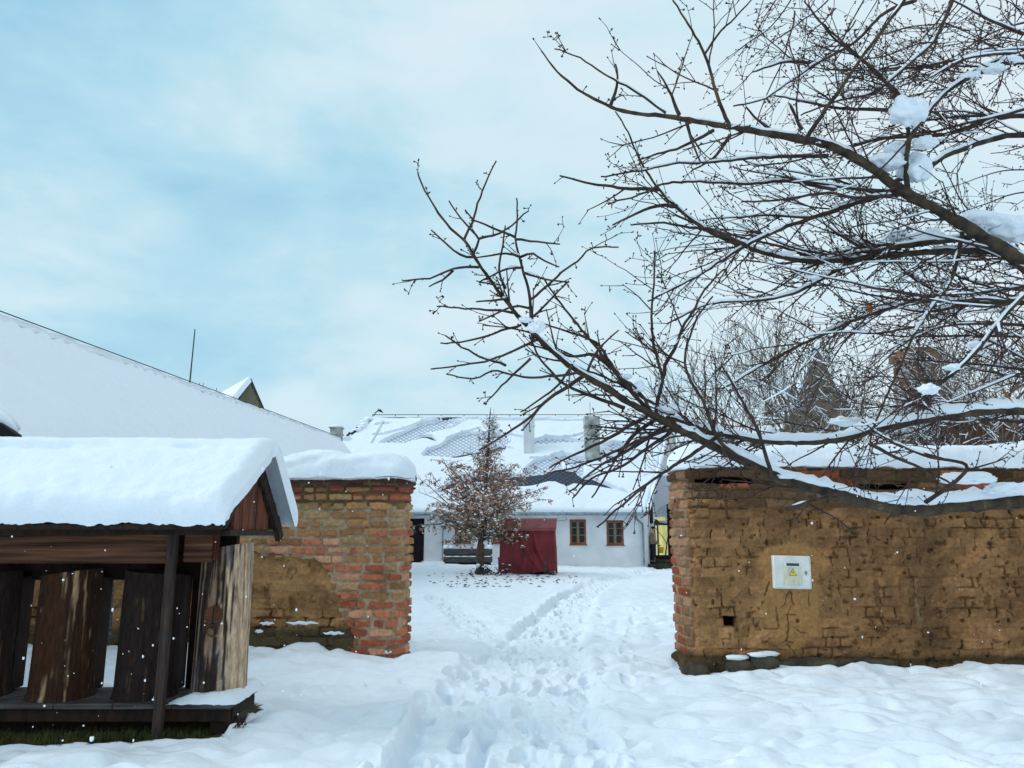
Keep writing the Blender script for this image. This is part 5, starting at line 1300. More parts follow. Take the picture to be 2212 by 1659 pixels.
def bud(p, d, sz=1.0):
    e = Vector(p) + d.normalized() * .016 * sz
    tw_pl.append(([Vector(p), Vector(p).lerp(e, .5), e], [.003 * sz, .0058 * sz, .0012], 3))
def spurs(pts, dens):
    for a, b in zip(pts, pts[1:]):
        if rt.random() < dens:
            p = a.lerp(b, rt.random()); t = (b - a).normalized()
            s = Vector((rt.gauss(0, 1), rt.gauss(0, 1), rt.gauss(0, 1))); s = (s - t * s.dot(t)).normalized()
            if rt.random() < .45:
                q = p + s * .035; tw_pl.append(([p, q], [.0035, .0035], 3))
                for _ in range(3): bud(q, s + Vector((rt.gauss(0, .6), rt.gauss(0, .6), rt.gauss(0, .6))), 1.15)
            else: bud(p, s + t * .6)
def twig(p, d, L, r, lev):
    n = max(3, int(L / .075))
    pts, rr = wander(p, d, L, r, max(.0022, r * .5), n, .085, .012)
    tw_pl.append((pts, rr, 4 if r > .006 else 3))
    spurs(pts, .42); bud(pts[-1], pts[-1] - pts[-2], 1.3)
    if lev > 0:
        k = int(L / .17 + rt.random())
        for _ in range(k):
            i = rt.randrange(1, len(pts)); t = (pts[i] - pts[i - 1]).normalized()
            s = Vector((rt.gauss(0, 1), rt.gauss(0, .6), rt.gauss(0, 1))); s = (s - t * s.dot(t)).normalized()
            twig(pts[i], t * 1.2 + s * rt.uniform(.5, 1.0), L * rt.uniform(.25, .6), max(.003, r * .65), lev - 1)
# medium branches that fill the crown towards the trunk at the right
bigp = [b for b in branches if b[2] in 'ACEFGHPQRIO']
for i in range(52):
    u = rt.uniform(2225, 2420); v = rt.uniform(0, 980) if i % 3 else rt.uniform(500, 960)
    Y = rt.uniform(6.6, 9.5); p = P(u, v, Y)
    if i % 2:
        for _ in range(60):
            b_ = rt.choice(bigp); p = b_[0][rt.randrange(len(b_[0]) // 2)]; u, v = proj(*p)
            if 1720 < u < 2250: break
    up = rt.uniform(-.28, .30) if v > 250 else rt.uniform(-.5, .15)
    d = Vector((-1, rt.uniform(-.35, .25), up))
    L = rt.uniform(1.6, 3.2) if i % 2 == 0 else rt.uniform(.8, 1.7)
    pts, rr = wander(p, d, L, rt.uniform(.009, .020), .0035, int(L / .11), .065, .008 if v > 500 else -.01)
    branches.append((pts, rr, 'f'))
for i in range(18):      # drooping sprays from above the frame
    u = rt.uniform(1700, 2300); Y = rt.uniform(6.2, 8.5); p = P(u, rt.uniform(-140, 60), Y)
    pts, rr = wander(p, Vector((rt.uniform(-.8, -.1), rt.uniform(-.2, .2), -.8)), rt.uniform(.7, 1.5), .009, .003, 10, .12, .0)
    branches.append((pts, rr, 'f'))
for (V_, Rr, nm) in branches:
    Ltot = sum((b - a).length for a, b in zip(V_, V_[1:])); n = len(V_)
    big = nm not in 'abf'
    thin_left = nm in 'ab'
    cnt = int(Ltot / (.185 if big else (.235 if nm == 'f' else .26)))
    for _ in range(cnt):
        i = rt.randrange(max(1, int(n * (.12 if big else .1))), n)
        p = V_[i]; t = (V_[i] - V_[i - 1]).normalized(); r = Rr[i]
        u, v = proj(p.x, p.y, p.z)
        s = Vector((rt.gauss(0, .6), rt.gauss(0, .6), rt.gauss(0, 1))); s = (s - t * s.dot(t)).normalized()
        d = t * rt.uniform(.6, 1.2) + s * rt.uniform(.5, 1.0) + Vector((-.25, 0, 0))
        if u < 1800 and v < 420 and rt.random() < .55: continue
        dens = sm(1150, 1750, u)
        L = rt.uniform(.22, .62) * (.8 + .5 * dens) * (.55 if nm in 'ab' and u < 1350 else 1)
        if v > 1000: L *= .8
        if i > n * .86 and u < 1500: L *= .4
        if u < 1150: L *= .6
        if nm == 'A' and u > 1650 and rt.random() < .72: continue
        if nm in 'Nn' or (nm == 'C' and u < 1450): L *= .6
        lev = 2 if (dens > .5 and rt.random() < .22) else 1
        if nm in 'ab' and u < 1250: lev = 0 if rt.random() < .6 else 1
        twig(p, d, L, min(.0085, max(.0045, r * .6)), lev)
    if not big or True: spurs(V_, .35 if not big else .2)
ct = thing('cherry_tree', 'large bare cherry tree whose snow-laden branches reach in from the right edge', 'tree', (6.6, 7.3, 0))
TB = Vector((6.6, 7.3, 0))
mb = MB()
LUMPS = [(P(1962, 246, 6.0), .22), (P(1915, 352, 6.3), .2), (P(1978, 370, 6.35), .2), (P(2000, 310, 6.2), .12), (P(2120, 480, 6.7), .25), (P(2190, 500, 6.7), .25), (P(2005, 515, 6.9), .2)]
def hides_lump(p):
    for c, r in LUMPS:
        d = (p - CAM); dc = (c - CAM)
        if d.length < dc.length + .1 and (d.normalized() - dc.normalized()).length * dc.length < r: return True
    return False
rk = random.Random(6)
tw_pl = [t_ for t_ in tw_pl if not (hides_lump(t_[0][len(t_[0]) // 2]) and rk.random() < .9)]
trunk = [Vector((6.65, 7.3, -.15)), Vector((6.6, 7.3, .5)), Vector((6.5, 7.25, 1.1)), Vector((6.45, 7.2, 1.9)), Vector((6.5, 7.2, 2.8)), Vector((6.6, 7.2, 4.0)), Vector((6.9, 7.3, 5.4))]
mb.tube(trunk, [.42, .30, .27, .26, .23, .17, .10], 18, jit=.08); rel(mb.build('trunk', M_BARK, smooth=True), ct)
bigs = [b for b in branches if b[2] not in 'abf']
roots = {'A': 1.5, 'B': 2.2, 'C': 2.9, 'G': 3.8, 'I': 4.6, 'P': 3.0, 'Q': 4.0, 'R': 3.6}
for (V_, Rr, nm) in bigs:
    pts, rr = list(V_), list(Rr)
    if nm in roots:
        q = Vector((6.5, 7.2, roots[nm])); k = 6
        pre = [q.lerp(V_[0], j / k) for j in range(k)]; pts = pre + pts; rr = [Rr[0] * (1.35 - .35 * j / k) for j in range(k)] + rr
    mb = MB(); mb.tube(pts, rr, 12 if Rr[0] > .03 else 8, jit=.10); rel(mb.build('branch', M_BARK, smooth=True), ct)
med = sorted([b for b in branches if b[2] in 'abf'], key=lambda b: -b[1][0])
for (V_, Rr, nm) in med[:70]:
    mb = MB(); mb.tube(V_, Rr, 6); rel(mb.build('side_branch', M_TWIG, smooth=True), ct)
mb = MB()
for (V_, Rr, nm) in med[70:]: mb.tube(V_, Rr, 5)
for pts, rr, sd_ in tw_pl: mb.tube(pts, rr, sd_, cap=False)
o = rel(mb.build('twigs', M_TWIG, smooth=True), ct); tag(o, kind='stuff')
print('twig verts', len(mb.v), 'polylines', len(tw_pl))
# snow lying along the branches
def snow_strip(mb, pts, rr, scale, seed, minr=.0, cover=.7):
    rs = random.Random(seed); run_p, run_r = [], []
    def flush():
        if len(run_p) >= 3:
            n = len(run_p); w_ = [run_r[i] * min(1, .35 + min(i, n - 1 - i) * .5) for i in range(n)]
            w_[0] *= .3; w_[-1] *= .3
            mb.tube(run_p, w_, 8, jit=.0)
        run_p.clear(); run_r.clear()
    on = True; fine_ = []
    for a, b, ra, rb in zip(pts, pts[1:], rr, rr[1:]):
        k = max(1, int((b - a).length / .035))
        for j in range(k): fine_.append((a.lerp(b, j / k), ra + (rb - ra) * j / k, (b - a).normalized()))
    ph = rs.random() * 6
    for i, (p, r, t) in enumerate(fine_):
        f = math.sin(i * .11 + ph) + .6 * math.sin(i * .31 + ph * 2)
        flat = 1 - abs(t.z) ** 2
        ok = flat > .38 and f > (1 - cover) * 3.2 - 1.6 and r > minr
        if ok:
            q = r * scale * (.85 + .15 * math.sin(i * .5 + ph) + rs.uniform(-.05, .05)) + .004
            nrm_ = (Vector((0, 0, 1)) - t * t.z).normalized()
            run_p.append(p + nrm_ * (r * .55 + q * .55)); run_r.append(q)
        else: flush()
    flush()
mb = MB()
for k, (V_, Rr, nm) in enumerate(bigs):
    sc_, cv_ = {'A': (.95, 1.0), 'B': (1.45, 1.0), 'C': (.7, .35), 'G': (.6, .4)}.get(nm, (.85, .55))
    if nm == 'A':
        i0 = next(i for i, p in enumerate(V_) if proj(*p)[0] < 1430)
        snow_strip(mb, V_[:i0], [r * 1.0 for r in Rr[:i0]], 1.08, k, cover=1.3); snow_strip(mb, V_[i0:], Rr[i0:], .7, k, .012, cover=.45)
    else: snow_strip(mb, V_, Rr, sc_, k, .007, cv_ + .12 if nm != 'B' else 1.3)
rel(mb.build('branch_snow', SNOW, smooth=True), ct)['kind'] = 'stuff'
mb = MB()
for k, (V_, Rr, nm) in enumerate(med):
    u, v = proj(*V_[len(V_) // 2])
    snow_strip(mb, V_, Rr, .85, k, .003, .48 if u > 1500 else .16)
cnt = 0
for k, (V_, Rr, sd_) in enumerate(tw_pl):
    if len(V_) < 4: continue
    u, v = proj(*V_[1])
    if u > 1450 and 250 < v < 930 and rt.random() < .22 + .16 * (u > 1850):
        snow_strip(mb, V_, Rr, 1.0, k, .002, .36)
rel(mb.build('twig_snow', SNOW, smooth=True), ct)['kind'] = 'stuff'
# big lumps caught in the forks
from mathutils import noise as mnoise
def lumpy(mb, c, r, seed, sc_):
    bm = bmesh.new(); bmesh.ops.create_icosphere(bm, subdivisions=4, radius=1)
    for q in bm.verts:
        d = q.co.normalized(); o = Vector((seed * 3.1, seed * 1.7, 0))
        f = 1 + .42 * mnoise.noise(d * 1.6 + o) + .20 * mnoise.noise(d * 3.7 + o) + .07 * mnoise.noise(d * 9 + o)
        if d.z < 0: f *= 1 + .35 * d.z
        q.co = Vector((d.x * sc_[0], d.y * sc_[1], d.z * sc_[2])) * (r * f) + Vector(c)
    bm.verts.index_update(); mb.add([q.co for q in bm.verts], [[x.index for x in f.verts] for f in bm.faces]); bm.free()
for k, (u, v, Y, r, sc_) in enumerate(((1962, 246, 6.0, .155, (1.05, .8, .9)), (1915, 352, 6.3, .13, (1.3, .9, .7)), (1978, 370, 6.35, .15, (.9, .8, 1.0)), (1935, 325, 6.3, .10, (1.2, .8, .7)), (2000, 310, 6.2, .09, (1.2, .8, .7)), (2120, 480, 6.7, .15, (1.7, .8, .7)), (2190, 500, 6.7, .16, (1.2, .8, .8)), (2005, 515, 6.9, .12, (1.6, .8, .7)), (1940, 512, 6.9, .09, (1.5, .8, .7)),
        (2006, 843, 5.62, .065, (1.1, .8, .8)), (1158, 710, 5.95, .055, (1.3, .8, 1.1)), (1136, 692, 5.95, .035, (1.6, .8, .8)), (1380, 838, 6.2, .05, (1.0, .8, 1.1)), (1350, 815, 6.2, .04, (1.5, .8, .7)), (1650, 938, 7.5, .11, (1.2, .8, .8)), (1830, 912, 7.9, .10, (1.8, .8, .6)), (2090, 1035, 6.6, .13, (1.9, .8, .5)), (2180, 1058, 6.7, .14, (1.6, .8, .5)), (1975, 1068, 6.6, .08, (2.2, .8, .45)), (1700, 1030, 6.4, .05, (2, .8, .5)),
        (1450, 885, 6.3, .07, (1.5, .8, .6)), (2140, 150, 6.2, .09, (1.5, .7, .6)), (2100, 165, 6.2, .07, (1.3, .7, .7)), (2185, 130, 6.2, .07, (1.5, .7, .6)), (1755, 600, 6.3, .04, (1.6, .8, .6)), (1700, 548, 6.5, .05, (1.8, .8, .5)), (1605, 522, 6.3, .03, (1.4, .8, .7)), (2060, 795, 5.8, .05, (1.5, .8, .7)), (2110, 745, 5.9, .05, (1.5, .8, .7)))):
    mb = MB(); lumpy(mb, P(u, v, Y - .12), r * .95, k + 3, sc_)
    rel(mb.build('snow_lump', SNOW, smooth=True), ct)
# the one dead leaf still hanging
for (u, v, Y, L, m_n) in ((1877, 652, 6.0, .11, 'a'), (2165, 838, 6.0, .13, 'b')):
    mb = MB(); p = P(u, v, Y)
    k_ = 1 if m_n == 'a' else 0
    mb.add([p, p + Vector((.03, .01, -.03)), p + Vector((.025 if k_ else .06, 0, -L * .7)), p + Vector((.0 if k_ else .075, -.01, -L)), p + Vector((-.028 if k_ else .03, 0, -L * .6)), p + Vector((-.02 if k_ else .0, .012, -.02)), p + Vector((.01, -.015, -L * .45))], [(0, 1, 6), (1, 2, 6), (2, 3, 6), (3, 4, 6), (4, 5, 6), (5, 0, 6)])
    rel(mb.build('dead_leaf', mat_noise('dead_leaf_brown', lin(120, 68, 26), lin(150, 92, 40), 20, bump=.1)), ct)

# ------------------------------------------------------------ generic trees
def grow(p, d, L, r, lev, out, rr_, spread=.5, lift=.05, kids=(3, 4), shrink=.68, nseg=5, minr=.004):
    n = nseg; pts = [Vector(p)]; d = Vector(d).normalized()
    for i in range(n):
        d = (d + Vector((rr_.gauss(0, .11), rr_.gauss(0, .11), rr_.gauss(0, .09) + lift))).normalized(); pts.append(pts[-1] + d * L / n)
    r1 = r * .55 if lev else r * .4
    out.append((pts, [max(minr, r + (r1 - r) * i / n) for i in range(n + 1)], lev))
    if lev == 0: return
    for k in range(rr_.randint(*kids)):
        i = rr_.randint(2, n) if k else n; t = (pts[i] - pts[i - 1]).normalized()
        s = Vector((rr_.gauss(0, 1), rr_.gauss(0, 1), rr_.gauss(0, .7))); s = (s - t * s.dot(t)).normalized()
        grow(pts[i], t + s * rr_.uniform(.5, 1.4) * spread * 2, L * shrink * rr_.uniform(.75, 1.15), r * rr_.uniform(.45, .62), lev - 1, out, rr_, spread, lift, kids, shrink, nseg, minr)
def bare_tree(label, x, y, H, seed, group, lev=5, kids=(3, 4), spread=.5, r=.14, snow=.35, trunkL=.28, minr=.007, mat=None, name='bare_tree'):
    rr_ = random.Random(seed); out = []
    z = gh(x, y)
    grow((0, 0, -.1), (rr_.gauss(0, .05), rr_.gauss(0, .05), 1), H * trunkL, r, lev, out, rr_, spread, .05, kids, .74, 5, minr)
    t = thing(name, label, 'tree', (x, y, z), 0, group)
    mb = MB(); pts, rr2, _ = out[0]; mb.tube(pts, rr2, 9); mb.build('trunk', mat or M_BTREE, t, smooth=True)
    mb = MB(); ms = MB()
    for pts, rr2, lv in out[1:]:
        mb.tube(pts, rr2, 5 if lv > 2 else 3, cap=False)
        if rr_.random() < snow and abs((pts[-1] - pts[0]).normalized().z) < .75:
            k = len(pts); q = [p + Vector((0, 0, rr2[i] * .9)) for i, p in enumerate(pts)]
            ms.tube(q[1:], [rr2[i] * 1.15 + .003 for i in range(1, k)], 3, cap=False)
    c = mb.build('crown', mat or M_BTREE, t, smooth=True)
    if ms.v: ms.build('snow_cover', SNOW, c, smooth=True)['kind'] = 'stuff'
    return t
GB = 'bare trees beyond the clay wall'
for (lab, u, Y, H, sd_, lev, r, sp_k, snw) in (
    ('bare tree behind the clay wall nearest the farmhouse gable', 1570, 22.0, 5.6, 1, 5, .10, .42, .2),
    ('bare tree behind the clay wall just left of the pointed gable', 1668, 20.0, 6.6, 2, 5, .12, .42, .2),
    ('bare tree behind the clay wall in front of the pointed gable', 1790, 21.0, 6.9, 13, 5, .12, .45, .3),
    ('bare tree behind the clay wall between pointed gable and brick tower', 1890, 19.5, 6.6, 4, 5, .11, .42, .35),
    ('bare tree behind the clay wall in front of the brick tower', 2010, 21.0, 6.8, 15, 5, .12, .45, .35),
    ('bare tree behind the clay wall right of the brick tower', 2120, 19.0, 6.4, 6, 5, .12, .45, .4),
    ('bare tree behind the clay wall at the right edge of the photograph', 2215, 20.0, 6.6, 7, 5, .12, .45, .4),
    ('nearer bare tree rising before the pointed gable, just left of its peak', 1735, 17.0, 5.2, 41, 5, .09, .5, .5),
    ('nearer bare tree rising before the brick tower', 1985, 17.0, 5.4, 42, 5, .09, .5, .5),
    ('nearer bare tree in front of the low brick outbuilding', 2110, 15.8, 4.6, 43, 5, .08, .5, .6),
    ('low bare bush-like tree right behind the clay wall below the tower', 1960, 15.0, 3.6, 18, 5, .07, .55, .6),
    ('low snowy bare bush behind the clay wall far right', 2130, 14.0, 3.5, 19, 5, .07, .55, .6),
    ('low snowy bare bush behind the clay wall below the pointed gable', 1800, 15.0, 3.4, 20, 5, .06, .55, .6),
    ('low snowy bare bush behind the clay wall near its gate end', 1630, 16.0, 3.0, 21, 4, .06, .55, .5)):
    p = P(u, 1100, Y); bare_tree(lab, p.x, Y, H, sd_, GB, lev, (3, 4), sp_k, r, snw + .15, .45 if H > 4 else .30, .0075 if Y > 17 else .006)
# slender shrub at the gateway, in front of the arch
p = P(1440, 1200, 24.0); bare_tree('thin arching bare shrub reaching in front of the farmhouse verge', p.x + .4, 24.0, 3.9, 31, None, 4, (3, 3), .7, .035, .25, .35, .007, name='bare_shrub')

# pointed gable house and brick tower seen through the trees
ph = thing('pointed_gable_house', 'steep pointed grey-brown gable seen through bare branches beyond the clay wall', 'house', P(1750, 1000, 38))
M_GBR = mat_noise('brown_gable', lin(98, 88, 78), lin(126, 112, 98), 1.4, bump=.4, bscale=6)
ap = P(1766, 752, 38); bl_ = P(1700, 915, 38); br_ = P(1850, 905, 38)
mb = MB(); mb.prism([ap, P(1808, 838, 38), br_, Vector((br_.x, 38, -.2)), Vector((bl_.x, 38, -.2)), bl_], (2.0, 7, 0)); rel(mb.build('wall', M_GBR), ph)
mb = MB(); mb.prism([ap + Vector((0, -.12, .04)), P(1698, 920, 37.9), P(1694, 916, 37.9), ap + Vector((-.10, -.12, .16))], (2.0, 7.2, 0)); rel(mb.build('roof', SNOWF), ph)
mb = MB(); a = P(1752, 852, 37.9); mb.bbox((a.x, 37.93, a.z - .5), (a.x + .25, 37.99, a.z + .2), .01); rel(mb.build('window', M_BLACK), ph)
bt2 = thing('brick_tower', 'brown brick chimney tower seen through bare branches beyond the clay wall', 'tower', P(2005, 1000, 32))
M_BRT = mat_noise('tower_brick', lin(92, 66, 52), lin(128, 94, 74), 2.5, bump=.4, bscale=10, c3=lin(140, 120, 100))
x0 = P(1975, 900, 32).x; x1 = P(2048, 900, 32).x
mb = MB(); mb.bbox((x0, 32, 0), (x1, 33.4, P(2000, 775, 32).z), .03); rel(mb.build('shaft', M_BRT), bt2)
mb = MB(); mb.bbox((x0 - .12, 31.9, P(2000, 772, 32).z), (x1 + .12, 33.5, P(2000, 750, 32).z), .03); rel(mb.build('head', M_BRT), bt2)
mb = MB(); mb.blob(((x0 + x1) / 2, 32.7, P(2000, 750, 32).z), .8, 5, .08, 7, 14, (1.05, .9, .18)); rel(mb.build('snow_cover', SNOWF, smooth=True), bt2)
hg = thing('brick_outbuilding', 'low reddish brick outbuilding behind the clay wall at the right edge', 'outbuilding', P(2150, 960, 17))
x0 = P(2062, 930, 17).x
mb = MB(); mb.bbox((x0, 17, -.1), (x0 + 6, 20, P(2150, 905, 17).z), .03); rel(mb.build('wall', mat_noise('red_brick_far', lin(66, 46, 36), lin(98, 70, 54), 3, bump=.5, bscale=12)), hg)
mb = MB(); mb.bbox((x0 - .1, 16.9, P(2150, 905, 17).z + .003), (x0 + 6.1, 20.1, P(2150, 892, 17).z), .05); rel(mb.build('snow_cover', SNOWF), hg)
sh2 = thing('far_chimney', 'small grey chimney just above the clay wall left of the pointed gable', 'chimney', P(1662, 960, 40))
a = P(1655, 905, 40); b = P(1671, 884, 40)
mb = MB(); mb.bbox((a.x, 40, 1.5), (b.x, 40.4, b.z), .02); rel(mb.build('shaft', M_CONC), sh2)
sh3 = thing('far_snowy_roof', 'long low snow roof behind the bare trees beyond the clay wall', 'house', P(1800, 960, 44))
a = P(1600, 930, 44); b = P(2300, 912, 44)
mb = MB(); mb.prism([(a.x, 42, 2.2), (a.x, 45, 5.9), (a.x, 48, 2.2)], (b.x - a.x, 0, 0)); rel(mb.build('roof', SNOWF), sh3)
mb = MB(); mb.box((a.x + .2, 42.4, -.1), (b.x - .2, 47.6, 2.3)); rel(mb.build('wall', M_PLASTER2), sh3)

# ------------------------------------------------------------ young tree with brown leaves in the yard
tp_ = P(1038, 1242, 29.4); tz = gh(tp_.x, 29.4)
lt = thing('leafy_young_tree', 'young tree still holding its brown withered leaves in the yard', 'tree', (tp_.x, 29.4, tz))
rl = random.Random(11)
def tloc(u, v, dy=0): p = P(u, v, 29.4 + dy); return Vector((p.x - tp_.x, dy, p.z - tz))
mb = MB(); tr_ = [tloc(1034, 1250), tloc(1038, 1225), tloc(1037, 1190), tloc(1041, 1165), tloc(1046, 1110), tloc(1050, 1040), tloc(1055, 960), tloc(1058, 905), tloc(1060, 880)]
mb.tube(tr_, [.20, .15, .14, .13, .08, .06, .045, .025, .01], 12, jit=.1); mb.build('trunk', mat_noise('young_bark', lin(54, 44, 34), lin(92, 78, 60), 6, bump=.5), lt, smooth=True)
def crown_r(h):      # half width of the crown at height fraction, in metres
    return float(np.interp(h, [0, .08, .25, .45, .65, .85, 1], [2.1, 2.4, 2.2, 1.5, .85, .38, .08]))
z0c, z1c = tr_[3].z - .05, tr_[8].z
limb = MB(); lv_pos = []
for i in range(135):
    h = rl.random() ** 1.9 * .92; zz = z0c + (z1c - z0c) * h
    if h > .5 and rl.random() < .5: continue
    k = max(j for j in range(len(tr_) - 1) if tr_[j].z <= zz + 1e-6) if zz > tr_[0].z else 0; k = min(k, 7)
    f = (zz - tr_[k].z) / max(.01, (tr_[k + 1].z - tr_[k].z)); p = tr_[k].lerp(tr_[k + 1], max(0, min(1, f)))
    a = rl.uniform(0, 6.28); Lr = crown_r(h) * rl.uniform(.6, 1.2)
    d = Vector((math.cos(a), math.sin(a), (rl.uniform(.45, 1.25) if rl.random() < .7 else rl.uniform(.0, .4))))
    n = 7; pts = [p]; dd = d.normalized()
    for _ in range(n): dd = (dd + Vector((rl.gauss(0, .12), rl.gauss(0, .12), rl.gauss(0, .1) - .02))).normalized(); pts.append(pts[-1] + dd * Lr / n)
    limb.tube(pts, [.022 - .014 * j / n for j in range(n + 1)], 4, cap=False)
    for j in range(2, n + 1):
        for _ in range(4):
            q = pts[j] + Vector((rl.gauss(0, .05), rl.gauss(0, .05), rl.gauss(0, .05))); s = Vector((rl.gauss(0, 1), rl.gauss(0, 1), rl.gauss(0, .7))).normalized(); Ls = rl.uniform(.12, .42)
            e = pts[j] + s * Ls; limb.tube([pts[j], pts[j].lerp(e, .5) + Vector((0, 0, .02)), e], .007, 3, cap=False)
            for w_ in range(rl.randint(1, 4)): lv_pos.append(pts[j].lerp(e, rl.uniform(.3, 1)))
for (u0, v0, u1, v1) in ((1046, 1120, 890, 1020), (1045, 1130, 1225, 1120), (1046, 1100, 905, 1060)):
    a_, b_v = tloc(u0, v0), tloc(u1, v1, -.3); n = 8
    pts = [a_.lerp(b_v, j / n) + Vector((0, 0, .06 * math.sin(j * 1.3) - (.25 * math.sin(math.pi * j / n)))) for j in range(n + 1)]
    limb.tube(pts, [.035 - .028 * j / n for j in range(n + 1)], 5, cap=False)
    for j in range(3, n + 1):
        s = Vector((rl.gauss(-.3, .4), rl.gauss(0, .4), rl.uniform(.2, .7))); limb.tube([pts[j], pts[j] + s * .5], .007, 3, cap=False)
limb.build('limbs', M_BTREE, lt, smooth=True)['kind'] = 'stuff'
mats = [mat_noise('withered_leaf', lin(156, 122, 102), lin(218, 186, 166), 6, bump=0, rough=.8), mat_noise('withered_leaf_red', lin(136, 88, 72), lin(186, 132, 110), 6, bump=0, rough=.8), mat_noise('withered_leaf_olive', lin(100, 88, 62), lin(148, 130, 98), 6, bump=0, rough=.8)]
lm = [MB(), MB(), MB()]
for p in lv_pos:
    if rl.random() < .12 + .82 * sm(.35, .85, (p.z - z0c) / (z1c - z0c)): continue
    h = (p.z - z0c) / (z1c - z0c)
    k = 2 if (h < .2 and rl.random() < .6) else (1 if rl.random() < .3 + (.3 if .35 < h < .7 else 0) else 0)
    leaf(lm[k], p, rl.uniform(.08, .15), rl.uniform(.022, .040), rl, 1.1, .5)
for m_i, nm in zip(range(3), ('leaves', 'leaves', 'leaves')): lm[m_i].build(nm, mats[m_i], lt)['kind'] = 'stuff'
mb = MB()
for i in range(1700):
    p = rl.choice(lv_pos); mb.blob(p + Vector((0, 0, .02)), rl.uniform(.015, .04), i, .2, 4, 5, (1.6, 1.2, .6))
mb.blob(tloc(1046, 1172) + Vector((.05, -.12, 0)), .09, 4, .2, 6, 8); mb.blob(tloc(1032, 1222) + Vector((0, -.15, 0)), .08, 4, .2, 6, 8); mb.blob(tloc(1025, 1245), .16, 4, .3, 6, 8, (1, 1, .6))
mb.build('snow_cover', SNOWF, lt, smooth=True)['kind'] = 'stuff'
# shrubby stems and fallen leaves at its foot and around the booth
fl = MB()
for i in range(190):
    if i < 140: u = rl.gauss(1045, 55); v = rl.uniform(1238, 1268) ; 
    else: u = rl.uniform(1100, 1250); v = rl.uniform(1243, 1262)
    Y = 1.6 / max(.02, math.tan(math.atan((v - CV) / F) - PITCH)); p = P(u, v, Y); z = gh(p.x, Y) + .012
    a = rl.uniform(0, 6.3); L = rl.uniform(.04, .09)
    c_, s_2 = math.cos(a) * L, math.sin(a) * L
    fl.add([(p.x - c_, Y - s_2, z), (p.x + s_2 * .5, Y - c_ * .5, z + .035), (p.x + c_, Y + s_2, z + .005), (p.x - s_2 * .5, Y + c_ * .5, z + .03)], [(0, 1, 2, 3)])
o = fl.build('fallen_leaves', mat_noise('fallen_leaf', lin(60, 48, 44), lin(104, 84, 72), 9, bump=0)); tag(o, 'dead leaves scattered on the snow around the young tree and booth', 'leaves', kind='stuff')
sb_ = thing('foot_shrub', 'small tangled shrub with snow caught in it at the young tree foot', 'shrub', (tp_.x + .15, 29.0, tz))
mb = MB(); lb_ = MB(); sn_ = MB()
for i in range(26):
    p = Vector((rl.uniform(-.5, .8), rl.uniform(-.3, .2), 0)); e = p + Vector((rl.gauss(0, .2), rl.gauss(0, .1), rl.uniform(.12, .38)))
    mb.tube([p, p.lerp(e, .5) + Vector((rl.gauss(0, .05), 0, .03)), e], .009, 4)
    for k in range(3): leaf(lb_, p.lerp(e, rl.uniform(.3, 1)), .10, .035, rl, .2)
    if i % 2: sn_.blob(e, rl.uniform(.03, .07), i, .2, 5, 6, (1.4, 1, .6))
mb.build('stem', M_TWIG, sb_); lb_.build('leaves', mat_noise('dark_evergreen_leaf', lin(46, 48, 42), lin(78, 76, 60), 9, bump=0), sb_); sn_.build('snow_cover', SNOWF, sb_, smooth=True)['kind'] = 'stuff'
# ------------------------------------------------------------ street-side sapling in its guard, beyond the gateway
p = P(1436, 1200, 46.0)
bare_tree('slim young street tree seen through the gateway arch', P(1434, 1100, 46).x, 46.0, 4.6, 77, None, 4, (2, 3), .38, .05, .2, .38, .012, name='young_street_tree')
gd = thing('tree_guard', 'square wooden guard frame with snow on top round the street tree', 'tree guard', (P(1434, 1100, 46).x, 46, 0))
for sx_ in (-.5, .5):
    for sy in (-.5, .5):
        mb = MB(); mb.bbox((sx_ - .04, sy - .04, -.1), (sx_ + .04, sy + .04, 2.1), .01); mb.build('guard_post', M_GREYW, gd)
for sy in (-.5, .5):
    mb = MB(); mb.bbox((-.62, sy - .03, 2.0), (.62, sy + .03, 2.12), .01); mb.build('guard_rail', M_GREYW, gd)
mb = MB(); mb.blob((0, 0, 2.16), .55, 3, .08, 6, 12, (1.2, 1.1, .2)); mb.build('snow_cover', SNOWF, gd, smooth=True)

# ------------------------------------------------------------ person by the gateway
pf = P(1411, 1213, 37.4)
pr = thing('person', 'person in dark beanie, khaki jacket and dark trousers carrying a yellow bucket by the gateway', 'person', (pf.x, 37.4, .10), R(0))
def skinned(name, nodes, edges, mat, parent, sub=2):
    """nodes: (pos, rx, ry); grows one continuous surface and bakes it"""
    me = bpy.data.meshes.new(name); me.from_pydata([n[0] for n in nodes], edges, [])
    o = bpy.data.objects.new(name, me); col.objects.link(o)
    md = o.modifiers.new('skin', 'SKIN'); md.use_smooth_shade = True
    for i, n in enumerate(nodes):
        sv = me.skin_vertices[0].data[i]; sv.radius = (n[1], n[2] if len(n) > 2 else n[1]); sv.use_root = (i == 0)
    ms = o.modifiers.new('sub', 'SUBSURF'); ms.levels = sub; ms.render_levels = sub
    dg = bpy.context.evaluated_depsgraph_get(); ev = o.evaluated_get(dg)
    m2 = bpy.data.meshes.new_from_object(ev); bpy.data.objects.remove(o)
    o2 = bpy.data.objects.new(name, m2); col.objects.link(o2); m2.materials.clear(); m2.materials.append(mat)
    m2.polygons.foreach_set('use_smooth', [True] * len(m2.polygons)); o2.parent = parent
    return o2
M_SKIN = mat_noise('skin', lin(176, 122, 100), lin(196, 142, 118), 8, bump=0, rough=.6)
M_JACK = mat_noise('khaki_jacket', lin(112, 98, 82), lin(142, 126, 106), 8, bump=.3)
M_TRS = mat_noise('dark_trousers', lin(20, 20, 30), lin(34, 34, 44), 8, bump=.2)
M_HAT = mat_noise('black_beanie', lin(14, 14, 16), lin(26, 26, 30), 20, bump=.3)
